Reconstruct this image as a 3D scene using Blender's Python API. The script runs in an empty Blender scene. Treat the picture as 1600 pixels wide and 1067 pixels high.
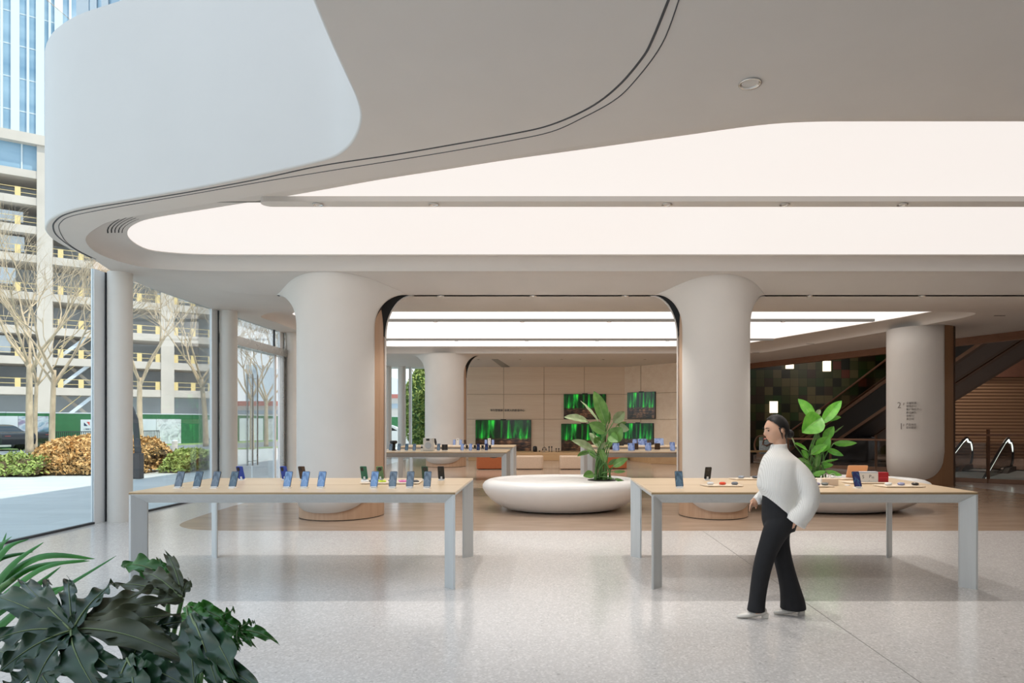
import bpy, bmesh, math, random
from math import sin, cos, pi, radians, sqrt, atan2
from mathutils import Vector, Matrix, noise as mnoise
from mathutils.geometry import tessellate_polygon
random.seed(7)
SC = bpy.context.scene
COL = SC.collection

# ------------------------------------------------------------ camera, sky, sun, exposure
cam_d = bpy.data.cameras.new('camera'); cam = bpy.data.objects.new('camera', cam_d); COL.objects.link(cam)
cam.location = (0, 0, 1.6); cam.rotation_euler = (pi/2, 0, 0)
cam_d.sensor_width = 36; cam_d.lens = 22.5; cam_d.shift_x = -53/1600; cam_d.shift_y = 125.5/1600
cam_d.clip_end = 600; cam_d.clip_start = 0.05
SC.camera = cam
wd = bpy.data.worlds.new('world'); SC.world = wd; wd.use_nodes = True
wn = wd.node_tree.nodes; wl = wd.node_tree.links; wn.clear()
wo = wn.new('ShaderNodeOutputWorld'); wb = wn.new('ShaderNodeBackground'); wb.inputs[1].default_value = 1.75
tc = wn.new('ShaderNodeTexCoord'); sx = wn.new('ShaderNodeSeparateXYZ'); cr = wn.new('ShaderNodeValToRGB')
wl.new(tc.outputs['Generated'], sx.inputs[0]); wl.new(sx.outputs[2], cr.inputs[0])
cr.color_ramp.elements[0].position = 0.0; cr.color_ramp.elements[0].color = (.84, .86, .88, 1)
cr.color_ramp.elements[1].position = .6; cr.color_ramp.elements[1].color = (.60, .72, .86, 1)
wl.new(cr.outputs[0], wb.inputs[0]); wl.new(wb.outputs[0], wo.inputs[0])
sun_d = bpy.data.lights.new('sun', 'SUN'); sun = bpy.data.objects.new('sun', sun_d); COL.objects.link(sun)
sun_d.energy = 4.6; sun_d.angle = radians(1.0); sun_d.color = (1, .90, .76)
sun.rotation_euler = Vector((.48, -.16, 1)).to_track_quat('Z', 'Y').to_euler()
SC.view_settings.view_transform = 'Standard'; SC.view_settings.look = 'None'
SC.view_settings.gamma = 1; SC.view_settings.use_curve_mapping = False
SC.view_settings.exposure = 0.0
MALL_E = 170           # added mall fill lights, watts each
SPOT_W = 150           # downlight lamps, watts each
PANEL2_E = 1.15
PANEL_E = .88        # luminous ceiling membrane

# ------------------------------------------------------------ helpers
VX, HY, F, H = 853, 659, 1000, 1.6
def W(x, y, Y): return Vector(((x-VX)*Y/F, Y, H-(y-HY)*Y/F))
def FL(x, y, z=0.0):
    Y = (H-z)*F/(y-HY); return Vector(((x-VX)*Y/F, Y, z))
def lin(c):
    if isinstance(c, str): c = tuple(int(c[i:i+2], 16) for i in (0, 2, 4))
    return tuple(((v/255)/12.92 if v/255 <= .04045 else ((v/255+.055)/1.055)**2.4) for v in c)

class NT:
    def __init__(s, name):
        s.m = bpy.data.materials.new(name); s.m.use_nodes = True
        s.t = s.m.node_tree; s.n = s.t.nodes; s.l = s.t.links
        s.b = s.n['Principled BSDF']
    def node(s, typ, **kw):
        nd = s.n.new(typ)
        for k, v in kw.items(): setattr(nd, k, v)
        return nd
    def tex(s, kind='ShaderNodeTexNoise', scale=(1, 1, 1), coord='Object', rot=(0, 0, 0), **inp):
        tc = s.node('ShaderNodeTexCoord'); mp = s.node('ShaderNodeMapping')
        mp.inputs['Scale'].default_value = scale; mp.inputs['Rotation'].default_value = rot
        s.l.new(tc.outputs[coord], mp.inputs[0]); t = s.node(kind)
        s.l.new(mp.outputs[0], t.inputs[0])
        for k, v in inp.items(): t.inputs[k].default_value = v
        return t
    def ramp(s, src, stops, interp='LINEAR'):
        r = s.node('ShaderNodeValToRGB'); r.color_ramp.interpolation = interp
        e = r.color_ramp.elements
        while len(e) < len(stops): e.new(.5)
        for i, (p, c) in enumerate(stops):
            e[i].position = p; e[i].color = (*c, 1) if len(c) == 3 else c
        s.l.new(src, r.inputs[0]); return r
    def bump(s, src, strength=.2, dist=.01):
        b = s.node('ShaderNodeBump'); b.inputs['Strength'].default_value = strength; b.inputs['Distance'].default_value = dist
        s.l.new(src, b.inputs['Height']); s.l.new(b.outputs[0], s.b.inputs['Normal'])

def pm(name, col, rough=.5, metal=0, spec=None, var=0.0, scale=8, stretch=(1, 1, 1), bump=0, emit=None, es=1, alpha=1, coat=0, sss=0, trans=0):
    m = NT(name); b = m.b
    c = lin(col) if isinstance(col, str) else col
    b.inputs['Roughness'].default_value = rough; b.inputs['Metallic'].default_value = metal
    if spec is not None: b.inputs['Specular IOR Level'].default_value = spec
    if coat: b.inputs['Coat Weight'].default_value = coat; b.inputs['Coat Roughness'].default_value = .05
    if sss: b.inputs['Subsurface Weight'].default_value = sss; b.inputs['Subsurface Radius'].default_value = (.01, .004, .002)
    b.inputs['Base Color'].default_value = (*c, 1)
    t = m.tex(scale=stretch, Scale=scale, Detail=4)
    if var:
        lo = tuple(v*(1-var) for v in c); hi = tuple(min(1, v*(1+var)) for v in c)
        r = m.ramp(t.outputs['Fac'], [(.3, lo), (.7, hi)]); m.l.new(r.outputs[0], b.inputs['Base Color'])
    else:
        r = m.node('ShaderNodeMapRange'); r.inputs[3].default_value = max(0, rough-.03); r.inputs[4].default_value = min(1, rough+.03)
        m.l.new(t.outputs['Fac'], r.inputs[0]); m.l.new(r.outputs[0], b.inputs['Roughness'])
    if bump: m.bump(t.outputs['Fac'], bump, .01)
    if emit: b.inputs['Emission Color'].default_value = (*(lin(emit) if isinstance(emit, str) else emit), 1); b.inputs['Emission Strength'].default_value = es
    return m.m

class MB:
    def __init__(s): s.v = []; s.f = []
    def add(s, vs, fs):
        o = len(s.v); s.v += [Vector(p) for p in vs]; s.f += [tuple(i+o for i in f) for f in fs]; return s
    def box(s, a, b):
        x0, y0, z0 = a; x1, y1, z1 = b
        return s.add([(x0,y0,z0),(x1,y0,z0),(x1,y1,z0),(x0,y1,z0),(x0,y0,z1),(x1,y0,z1),(x1,y1,z1),(x0,y1,z1)],
                     [(0,3,2,1),(4,5,6,7),(0,1,5,4),(1,2,6,5),(2,3,7,6),(3,0,4,7)])
    def beam(s, p, q, w, h, up=(0, 0, 1)):
        p = Vector(p); q = Vector(q); d = (q-p).normalized(); u = Vector(up)
        r = d.cross(u).normalized(); u = r.cross(d).normalized(); r *= w/2; u *= h/2
        vs = [p-r-u, p+r-u, p+r+u, p-r+u, q-r-u, q+r-u, q+r+u, q-r+u]
        return s.add(vs, [(0,3,2,1),(4,5,6,7),(0,1,5,4),(1,2,6,5),(2,3,7,6),(3,0,4,7)][:0] + [(0,1,2,3),(7,6,5,4),(0,4,5,1),(1,5,6,2),(2,6,7,3),(3,7,4,0)])
    def rbox(s, a, b, r=.02, seg=4, axis=2):
        x0, y0, z0 = a; x1, y1, z1 = b
        if axis == 2: pts = rrect(x0, y0, x1, y1, r, seg); return s.prism([(x, y, z0) for x, y in pts], (0, 0, z1-z0))
        if axis == 1: pts = rrect(x0, z0, x1, z1, r, seg); return s.prism([(x, y1, z) for x, z in pts], (0, y0-y1, 0))
        pts = rrect(y0, z0, y1, z1, r, seg); return s.prism([(x0, y, z) for y, z in pts], (x1-x0, 0, 0))
    def prism(s, pts, d):
        n = len(pts); d = Vector(d); P = [Vector(p) for p in pts]
        s.add(P+[p+d for p in P], [tuple(range(n))[::-1], tuple(range(n, 2*n))]+[(i, (i+1) % n, n+(i+1) % n, n+i) for i in range(n)])
        return s
    def grid(s, rows, closed=False):
        n = len(rows[0]); vs = [p for r in rows for p in r]; fs = []
        for i in range(len(rows)-1):
            for j in range(n if closed else n-1):
                k = (j+1) % n; fs.append((i*n+j, i*n+k, (i+1)*n+k, (i+1)*n+j))
        return s.add(vs, fs)
    def lathe(s, prof, c=(0, 0, 0), n=24, cap=True, sx=1, sy=1):
        c = Vector(c); rows = [[c+Vector((r*sx*cos(2*pi*j/n), r*sy*sin(2*pi*j/n), z)) for j in range(n)] for r, z in prof]
        o = len(s.v); s.grid(rows, True)
        if cap:
            s.f.append(tuple(o+j for j in range(n))[::-1]); m = o+(len(prof)-1)*n; s.f.append(tuple(m+j for j in range(n)))
        return s
    def tube(s, pts, r, n=8, cap=True):
        P = [Vector(p) for p in pts]; R = r if isinstance(r, (list, tuple)) else [r]*len(P); rows = []
        up = Vector((0, 0, 1)); last = None
        for i, p in enumerate(P):
            d = (P[min(i+1, len(P)-1)]-P[max(i-1, 0)]).normalized()
            if last is None:
                a = d.cross(up if abs(d.z) < .95 else Vector((1, 0, 0))).normalized()
            else: a = (last-d*last.dot(d)).normalized()
            last = a; b = d.cross(a)
            rr = R[i]; ra, rb = rr if isinstance(rr, tuple) else (rr, rr)
            rows.append([p+a*ra*cos(2*pi*j/n)+b*rb*sin(2*pi*j/n) for j in range(n)])
        o = len(s.v); s.grid(rows, True)
        if cap: s.f.append(tuple(o+j for j in range(n))[::-1]); m = o+(len(P)-1)*n; s.f.append(tuple(m+j for j in range(n)))
        return s
    def sphere(s, c, r, nu=16, nv=10):
        c = Vector(c); r = (r, r, r) if not isinstance(r, (tuple, list)) else r
        rows = [[c+Vector((r[0]*sin(pi*i/nv)*cos(2*pi*j/nu), r[1]*sin(pi*i/nv)*sin(2*pi*j/nu), -r[2]*cos(pi*i/nv))) for j in range(nu)] for i in range(1, nv)]
        o = len(s.v); s.grid(rows, True); b = len(s.v); s.v += [c-Vector((0, 0, r[2])), c+Vector((0, 0, r[2]))]
        m = o+(nv-2)*nu
        for j in range(nu): s.f.append((b, o+(j+1) % nu, o+j)); s.f.append((b+1, m+j, m+(j+1) % nu))
        return s
    def poly(s, loops, z=None):
        L = [[Vector(p) if len(p) == 3 else Vector((p[0], p[1], z)) for p in lp] for lp in loops]
        tris = tessellate_polygon(L); return s.add([p for lp in L for p in lp], [tuple(t) for t in tris])
    def xf(s, M):
        s.v = [M @ p for p in s.v]; return s

def rrect(x0, y0, x1, y1, r, seg=4):
    r = min(r, abs(x1-x0)/2-1e-5, abs(y1-y0)/2-1e-5); out = []
    for cx, cy, a in ((x1-r, y1-r, 0), (x0+r, y1-r, 90), (x0+r, y0+r, 180), (x1-r, y0+r, 270)):
        for k in range(seg+1):
            t = radians(a+90*k/seg); out.append((cx+r*cos(t), cy+r*sin(t)))
    return out

def setp(o, label=None, cat=None, group=None, kind=None):
    if label: o['label'] = label
    if cat: o['category'] = cat
    if group: o['group'] = group
    if kind: o['kind'] = kind
    return o
def rootloc(p):
    v = Vector((0, 0, 0))
    while p: v += p.location; p = p.parent
    return v
def ob(name, mb, mat, parent=None, smooth=False, world=False, mods=(), bevel=0, fix=True, label=None):
    """one mesh object; world=True: vertices given in world space"""
    me = bpy.data.meshes.new(name); vs = mb.v
    off = Vector((0, 0, 0))
    if parent is not None and world: off = rootloc(parent)
    if parent is None and vs:
        xs = [p.x for p in vs]; ys = [p.y for p in vs]; off = Vector(((min(xs)+max(xs))/2, (min(ys)+max(ys))/2, min(p.z for p in vs)))
    me.from_pydata([tuple(p-off) for p in vs], [], mb.f); me.update()
    if fix:
        bm = bmesh.new(); bm.from_mesh(me); bmesh.ops.recalc_face_normals(bm, faces=bm.faces); bm.to_mesh(me); bm.free()
    me.materials.append(mat)
    if smooth: me.polygons.foreach_set('use_smooth', [True]*len(me.polygons))
    o = bpy.data.objects.new(name, me); COL.objects.link(o)
    if parent is not None: o.parent = parent
    else: o.location = off
    if bevel:
        b = o.modifiers.new('bevel', 'BEVEL'); b.width = bevel; b.segments = 3; b.limit_method = 'ANGLE'; b.angle_limit = radians(40)
        me.polygons.foreach_set('use_smooth', [True]*len(me.polygons)); 
        w = o.modifiers.new('wn', 'WEIGHTED_NORMAL'); w.keep_sharp = True
    if smooth == 'auto':
        e = o.modifiers.new('es', 'EDGE_SPLIT'); e.split_angle = radians(38)
    for typ, kw in mods:
        md = o.modifiers.new(typ.lower(), typ)
        for k, v in kw.items(): setattr(md, k, v)
    if label: o['label'] = label
    return o
def struct(name, mb, mat, parent=None, **kw):
    o = ob(name, mb, mat, parent, world=parent is not None, **kw)
    if parent is None: o['kind'] = 'structure'
    return o
def empty(name, loc, rz=0, label=None, cat=None, group=None, kind=None):
    o = bpy.data.objects.new(name, None); COL.objects.link(o); o.location = loc; o.rotation_euler = (0, 0, rz); o.empty_display_size = .1
    return setp(o, label, cat, group, kind)
def dup(root, loc=None, rot=None, scale=None):
    r = root.copy(); COL.objects.link(r)
    for k in ('label', 'category', 'group'):
        pass
    if loc is not None: r.location = loc
    if rot is not None: r.rotation_euler = rot if isinstance(rot, (tuple, list)) else (0, 0, rot)
    if scale is not None: r.scale = scale if isinstance(scale, (tuple, list)) else (scale,)*3
    for ch in list(root.children):
        c = ch.copy(); COL.objects.link(c); c.parent = r
        for g in list(ch.children):
            d = g.copy(); COL.objects.link(d); d.parent = c
    return r
def catmull(P, k=8, closed=False):
    P = [Vector(p) for p in P]; n = len(P); out = []
    for i in range(n if closed else n-1):
        a, b, c, d = (P[(i-1) % n], P[i], P[(i+1) % n], P[(i+2) % n]) if closed else (P[max(i-1, 0)], P[i], P[i+1], P[min(i+2, n-1)])
        for j in range(k):
            t = j/k; out.append(.5*((2*b)+(c-a)*t+(2*a-5*b+4*c-d)*t*t+(3*b-a-3*c+d)*t**3))
    if not closed: out.append(P[-1])
    return out
ORD = ['first', 'second', 'third', 'fourth', 'fifth', 'sixth', 'seventh', 'eighth', 'ninth', 'tenth']
# ------------------------------------------------------------ materials
M = {}
M['plaster'] = pm('white_plaster', 'D9D4CE', .62, var=.015, scale=3)  # shell plaster, toned lighter for the stronger light on the columns
M['ceil'] = pm('shaded_ceiling_plaster', 'D1CBC5', .7, var=.015, scale=2)  # same plaster as the shells, its shade put into a darker tone
M['fascia'] = pm('fascia_panel', 'C6C4C1', .45, var=.012, scale=1.2)
M['gap'] = pm('shadow_gap', '17181A', .8)
M['gaprim'] = pm('grey_rim', '8F8D88', .5, .3)
M['alu'] = pm('brushed_aluminium', 'CBCDCC', .45, .2, var=.03, scale=30, stretch=(1, 1, .05))
M['steel'] = pm('steel', 'A9A8A4', .28, .9)
M['chrome'] = pm('chrome', 'D8D8D6', .08, 1)
M['white'] = pm('white_gloss', 'ECEBE8', .3)
M['ceramic'] = pm('white_planter', 'EDEBE8', .32, var=.01)
M['black'] = pm('black_satin', '121315', .35)
M['dark'] = pm('dark_grey', '33353A', .45)
M['screenblue'] = None
M['glassfin'] = pm('mullion_white', 'F2F4F5', .35)
M['column'] = pm('column_paint', 'E4E1DB', .5, var=.01)

def terrazzo():
    m = NT('terrazzo'); b = m.b
    v = m.tex('ShaderNodeTexVoronoi', Scale=70, Randomness=1)
    v2 = m.tex('ShaderNodeTexVoronoi', Scale=160, Randomness=1)
    r = m.ramp(v.outputs['Color'], [(.0, lin('A8A5A2')), (.12, lin('C9C6C3')), (.6, lin('D3D0CD')), (.9, lin('E4E1DE'))])
    r2 = m.ramp(v2.outputs['Color'], [(.05, (.55, .53, .52)), (.2, (1, 1, 1))])
    mx = m.node('ShaderNodeMixRGB', blend_type='MULTIPLY'); mx.inputs[0].default_value = .35
    m.l.new(r.outputs[0], mx.inputs[1]); m.l.new(r2.outputs[0], mx.inputs[2]); m.l.new(mx.outputs[0], b.inputs['Base Color'])
    n = m.tex(Scale=1.3, Detail=3); rr = m.node('ShaderNodeMapRange'); rr.inputs[3].default_value = .10; rr.inputs[4].default_value = .22
    m.l.new(n.outputs['Fac'], rr.inputs[0]); m.l.new(rr.outputs[0], b.inputs['Roughness'])
    b.inputs['Specular IOR Level'].default_value = .75
    return m.m
M['terrazzo'] = terrazzo()
def beige_floor():
    m = NT('beige_floor'); b = m.b
    n = m.tex(scale=(1, 4, 1), Scale=1.2, Detail=5)
    r = m.ramp(n.outputs['Fac'], [(.3, lin('9F8975')), (.7, lin('AF9986'))]); m.l.new(r.outputs[0], b.inputs['Base Color'])
    b.inputs['Roughness'].default_value = .2; b.inputs['Specular IOR Level'].default_value = .6
    return m.m
M['beige'] = beige_floor()
def wood(name, lo, hi, axis, scale=3, rough=.42, seam=None):
    m = NT(name); b = m.b
    st = {'x': (.25, 6, 6), 'y': (6, .25, 6), 'z': (6, 6, .25)}[axis]
    n = m.tex(scale=st, Scale=scale, Detail=6, Roughness=.6, Distortion=.3)
    st2 = tuple(v*5 for v in st); n2 = m.tex(scale=st2, Scale=scale*1.7, Detail=3)
    mx = m.node('ShaderNodeMixRGB'); mx.inputs[0].default_value = .35
    m.l.new(n.outputs['Fac'], mx.inputs[1]); m.l.new(n2.outputs['Fac'], mx.inputs[2])
    r = m.ramp(mx.outputs[0], [(.3, lin(lo)), (.7, lin(hi))]); m.l.new(r.outputs[0], b.inputs['Base Color'])
    b.inputs['Roughness'].default_value = rough
    return m.m
M['oak_top'] = wood('oak_tabletop', 'CDB28F', 'DFC8A8', 'x', 2.2, .28)
M['oak_edge'] = wood('oak_edge', '8E7550', 'A98C63', 'x', 2, .5)
M['oak_drum'] = wood('oak_drum', 'B08E72', 'C6A589', 'z', 2.5, .45)
M['oak_panel'] = wood('pillar_wood', '8A6748', '9C7858', 'z', 1.5, .5)
M['oak_wall'] = wood('wall_veneer', 'E2CCB3', 'F0E0CB', 'x', .8, .5)
M['oak_bench'] = wood('bench_veneer', 'B8936A', 'CBA97F', 'x', 1, .45)
M['brownbeam'] = wood('brown_beam', '7A5238', '8A6046', 'y', 1, .5)
def lum(PE=PANEL_E):
    m = NT('luminous_membrane'); b = m.b
    b.inputs['Base Color'].default_value = (.12, .12, .12, 1); b.inputs['Roughness'].default_value = .6
    b.inputs['Emission Color'].default_value = (1, .925, .865, 1); b.inputs['Emission Strength'].default_value = PE
    n = m.tex(Scale=.4); r = m.ramp(n.outputs['Fac'], [(.3, (1, .935, .885)), (.7, (1, .925, .875))]); m.l.new(r.outputs[0], b.inputs['Emission Color'])
    return m.m
M['lum'] = lum(); M['lum2'] = lum(PANEL2_E)
def glassm(name, tint=(1, 1, 1), refl=.10, rough=0.0):
    m = NT(name); m.n.remove(m.b)
    o = m.n['Material Output']; t = m.node('ShaderNodeBsdfTransparent'); g = m.node('ShaderNodeBsdfGlossy'); mx = m.node('ShaderNodeMixShader')
    t.inputs[0].default_value = (*tint, 1); g.inputs['Roughness'].default_value = rough
    lw = m.node('ShaderNodeLayerWeight'); lw.inputs[0].default_value = refl
    mm = m.node('ShaderNodeMath', operation='MULTIPLY'); mm.inputs[1].default_value = .6
    m.l.new(lw.outputs['Fresnel'], mm.inputs[0])
    m.l.new(mm.outputs[0], mx.inputs[0]); m.l.new(t.outputs[0], mx.inputs[1]); m.l.new(g.outputs[0], mx.inputs[2]); m.l.new(mx.outputs[0], o.inputs[0])
    return m.m
M['glass'] = glassm('clear_glass', (.93, .97, .98), .12)
M['glass_dark'] = glassm('tinted_glass', (.72, .70, .68), .25)
def paving():
    m = NT('stone_paving'); b = m.b
    br = m.tex('ShaderNodeTexBrick', Scale=1.0); br.inputs['Color1'].default_value = (*lin('CDD2D2'), 1); br.inputs['Color2'].default_value = (*lin('C2C8C9'), 1)
    br.inputs['Mortar'].default_value = (*lin('ABB1B2'), 1); br.inputs['Mortar Size'].default_value = .006; br.inputs['Brick Width'].default_value = 1.2; br.inputs['Row Height'].default_value = .6
    n = m.tex(scale=(.4, 3, 1), Scale=1.5, Detail=5); r = m.ramp(n.outputs['Fac'], [(.3, (.8, .8, .8)), (.7, (1, 1, 1))])
    mx = m.node('ShaderNodeMixRGB', blend_type='MULTIPLY'); mx.inputs[0].default_value = .6
    m.l.new(br.outputs[0], mx.inputs[1]); m.l.new(r.outputs[0], mx.inputs[2]); m.l.new(mx.outputs[0], b.inputs['Base Color'])
    b.inputs['Roughness'].default_value = .5
    return m.m
M['paving'] = paving()
M['asphalt'] = pm('asphalt', '7C8286', .8, var=.06, scale=6)
M['grass'] = pm('grass_verge', '7E9A5A', .9, var=.2, scale=12)
M['concrete'] = pm('bare_concrete', 'C3BAB0', .8, var=.06, scale=.6)
M['bardark'] = pm('building_shadow_interior', 'B6BCC2', .9, var=.1, scale=.3)
def towerglass():
    m = NT('tower_glass'); b = m.b
    n = m.tex(scale=(.2, .2, 1), Scale=.35, Detail=3); r = m.ramp(n.outputs['Fac'], [(.35, lin('7094AE')), (.65, lin('9DB8CA'))])
    m.l.new(r.outputs[0], b.inputs['Base Color']); b.inputs['Roughness'].default_value = .15
    return m.m
M['tower'] = towerglass()
M['towerfin'] = pm('tower_fin', 'C9D3D8', .4)
M['hoard'] = pm('green_hoarding', '2F6A45', .75, var=.12, scale=5)
M['poster'] = pm('white_poster', 'CBD3DB', .6)
M['logored'] = pm('logo_red', 'C8504A', .5); M['logoblue'] = pm('logo_navy', '2E3F5E', .5)
def collage(name, cols, sc, seed=0, coord='Object'):
    m = NT(name); b = m.b
    n = m.tex(Scale=sc, Detail=4, Distortion=1.2, coord=coord)
    st = [(i/(len(cols)-1)*.5+.25, lin(c)) for i, c in enumerate(cols)]
    r = m.ramp(n.outputs['Fac'], st); m.l.new(r.outputs[0], b.inputs['Base Color']); b.inputs['Roughness'].default_value = .6
    return m.m
M['collage'] = collage('photo_poster', ['3F5A46', '6F8FA8', 'B9C6D2', '8C7F9A', '5A86A8'], 1.3)
M['sketch'] = collage('interior_poster', ['8C8A90', 'B7BCC4', 'D5DAE0', 'A6A3A8'], 2.2)
M['bark'] = pm('pale_bark', 'B9A68C', .85, var=.25, scale=6, stretch=(1, 1, .4))
M['hedge_b'] = pm('brown_hedge_leaf', 'D2AA70', .8, var=.35, scale=5)
M['hedge_g'] = pm('green_hedge_leaf', '9CAD60', .8, var=.3, scale=5)
M['yellow'] = pm('yellow_guard', 'DCC48A', .6); 
def leafm(name, lo, hi, rough=.35, back=None):
    m = NT(name); b = m.b
    n = m.tex(Scale=9, Detail=4); r = m.ramp(n.outputs['Fac'], [(.3, lin(lo)), (.7, lin(hi))])
    m.l.new(r.outputs[0], b.inputs['Base Color']); b.inputs['Roughness'].default_value = rough; b.inputs['Specular IOR Level'].default_value = .5
    if back:
        g = m.node('ShaderNodeNewGeometry'); mx = m.node('ShaderNodeMixRGB'); mx.inputs[2].default_value = (*lin(back), 1)
        m.l.new(g.outputs['Backfacing'], mx.inputs[0]); m.l.new(r.outputs[0], mx.inputs[1]); m.l.new(mx.outputs[0], b.inputs['Base Color'])
    return m.m
M['leaf_dark'] = leafm('philodendron_leaf', '142C1E', '2A4A2E', .3)
M['leaf_olive'] = leafm('philodendron_leaf_worn', '34402A', '4F523A', .5)
M['leaf_bright'] = leafm('philodendron_leaf_young', '2A5A22', '3F7A2C', .35)
M['leaf_palm'] = leafm('palm_leaf', '1F6A1C', '3C8A2A', .4)
M['leaf_bird'] = leafm('bird_of_paradise_leaf', '4E7A35', '6F9A4E', .4)
M['leaf_pale'] = leafm('bird_of_paradise_pale_leaf', '7F9468', 'A8B48E', .45)
M['leaf_lime'] = leafm('bird_of_paradise_bright_leaf', '4F9A2A', '78BE44', .4)
M['stem'] = leafm('green_stem', '3F6A30', '5C8642', .5)
M['soil'] = pm('soil', '2B2723', .95, var=.3, scale=40, bump=.5)
def screen_mat(name, a, b_, c, es=.9, sc=14):
    m = NT(name); b = m.b
    n = m.tex(Scale=sc, Detail=2, Distortion=.8); r = m.ramp(n.outputs['Fac'], [(.35, lin(a)), (.5, lin(b_)), (.62, lin(c))])
    m.l.new(r.outputs[0], b.inputs['Emission Color']); b.inputs['Emission Strength'].default_value = es
    b.inputs['Base Color'].default_value = (.02, .02, .03, 1); b.inputs['Roughness'].default_value = .1
    return m.m
M['scr_grey'] = screen_mat('screen_grey_blue', '4A5A68', '6B7F90', '8796A3', .7)
M['scr_blue'] = screen_mat('screen_blue', '4C6F9E', '6E93C0', '8FAED2')
M['scr_teal'] = screen_mat('screen_teal', '3F5663', '577486', '7E96A4', .65)
M['scr_navy'] = screen_mat('screen_navy', '1A1B40', '23285C', '3E8A9A', .7)
M['scr_tab'] = screen_mat('screen_tablet', '3E5486', '8C9CC4', 'A8B4D0', .8, 9)
def forest():
    m = NT('forest_film'); b = m.b
    # generated coordinates: x across, z up the screen
    st = m.tex(scale=(9, 1, .8), coord='Generated', Scale=1.6, Detail=4, Distortion=.6)
    ra = m.ramp(st.outputs['Fac'], [(.34, lin('03180C')), (.48, lin('07481C')), (.58, lin('0E8A2C')), (.70, lin('3CF048'))])
    gl = m.tex(scale=(3, 1, 6), coord='Generated', Scale=3, Detail=5)
    rb = m.ramp(gl.outputs['Fac'], [(.4, lin('1C1410')), (.55, lin('4F3424')), (.7, lin('8A6040'))])
    tc = m.node('ShaderNodeTexCoord'); sp = m.node('ShaderNodeSeparateXYZ'); m.l.new(tc.outputs['Generated'], sp.inputs[0])
    ad = m.node('ShaderNodeMath', operation='MULTIPLY_ADD'); ad.inputs[1].default_value = .18; ad.inputs[2].default_value = -.09
    m.l.new(gl.outputs['Fac'], ad.inputs[0])
    a2 = m.node('ShaderNodeMath', operation='ADD'); m.l.new(sp.outputs[2], a2.inputs[0]); m.l.new(ad.outputs[0], a2.inputs[1])
    k = m.ramp(a2.outputs[0], [(.38, (0, 0, 0)), (.46, (1, 1, 1))])
    mx = m.node('ShaderNodeMixRGB'); m.l.new(k.outputs[0], mx.inputs[0]); m.l.new(rb.outputs[0], mx.inputs[1]); m.l.new(ra.outputs[0], mx.inputs[2])
    bg = m.tex(scale=(1.6, 1, .7), coord='Generated', Scale=1.9, Detail=1); rg = m.ramp(bg.outputs['Fac'], [(.42, (.22, .22, .22)), (.6, (1.3, 1.3, 1.3))])
    ml = m.node('ShaderNodeMixRGB', blend_type='MULTIPLY'); ml.inputs[0].default_value = .85; m.l.new(mx.outputs[0], ml.inputs[1]); m.l.new(rg.outputs[0], ml.inputs[2])
    m.l.new(ml.outputs[0], b.inputs['Emission Color']); b.inputs['Emission Strength'].default_value = .75
    b.inputs['Base Color'].default_value = (.01, .01, .01, 1); b.inputs['Roughness'].default_value = .15
    return m.m
M['forest'] = forest()
def tiles():
    m = NT('green_glazed_tiles'); b = m.b
    tc = m.node('ShaderNodeTexCoord'); sn = m.node('ShaderNodeVectorMath', operation='SNAP'); sn.inputs[1].default_value = (.42, 50, .42)
    ad = m.node('ShaderNodeVectorMath', operation='ADD'); ad.inputs[1].default_value = (100, 25, 100)
    m.l.new(tc.outputs['Object'], ad.inputs[0]); m.l.new(ad.outputs[0], sn.inputs[0])
    w = m.node('ShaderNodeTexWhiteNoise'); m.l.new(sn.outputs[0], w.inputs[0])
    r = m.ramp(w.outputs['Value'], [(0, lin('12190D')), (.2, lin('2A3418')), (.4, lin('3C3F22')), (.6, lin('1F3616')), (.75, lin('504B30')), (.88, lin('30261A')), (.97, lin('552A1E'))], 'CONSTANT')
    m.l.new(r.outputs[0], b.inputs['Base Color']); b.inputs['Roughness'].default_value = .3
    su = m.node('ShaderNodeVectorMath', operation='FRACTION'); dv = m.node('ShaderNodeVectorMath', operation='DIVIDE'); dv.inputs[1].default_value = (.42, 50, .42)
    m.l.new(ad.outputs[0], dv.inputs[0]); m.l.new(dv.outputs[0], su.inputs[0])
    sp = m.node('ShaderNodeSeparateXYZ'); m.l.new(su.outputs[0], sp.inputs[0])
    mn = m.node('ShaderNodeMath', operation='MINIMUM'); m.l.new(sp.outputs[0], mn.inputs[0]); m.l.new(sp.outputs[2], mn.inputs[1])
    g = m.ramp(mn.outputs[0], [(.03, (.25, .25, .25)), (.05, (1, 1, 1))]); mx = m.node('ShaderNodeMixRGB', blend_type='MULTIPLY'); mx.inputs[0].default_value = 1
    m.l.new(r.outputs[0], mx.inputs[1]); m.l.new(g.outputs[0], mx.inputs[2]); m.l.new(mx.outputs[0], b.inputs['Base Color'])
    return m.m
M['tiles'] = tiles()
M['lit'] = pm('lit_tile', 'FFF0D8', .5, emit=(1, .85, .65), es=1.6)
M['redwood'] = pm('rust_upholstery', 'A65A30', .6, var=.06, scale=20)
M['beigeup'] = pm('beige_upholstery', 'CDB49C', .7, var=.05, scale=20)
def shutter():
    m = NT('ribbed_shutter'); b = m.b
    w = m.tex('ShaderNodeTexWave', Scale=2.2, coord='Object'); w.bands_direction = 'Z'
    r = m.ramp(w.outputs['Fac'], [(.0, lin('6E5544')), (.5, lin('94785F'))]); m.l.new(r.outputs[0], b.inputs['Base Color'])
    b.inputs['Roughness'].default_value = .3; b.inputs['Metallic'].default_value = .4; m.bump(w.outputs['Fac'], .6, .03)
    return m.m
M['shutter'] = shutter()
M['bronze'] = pm('bronze', '7A5B48', .35, .6, var=.05)
M['mallfloor'] = pm('mall_floor', '8F8078', .2, var=.08, scale=2)
M['malldark'] = pm('mall_dark_ceiling', '5A3A2C', .7, var=.1)
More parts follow.
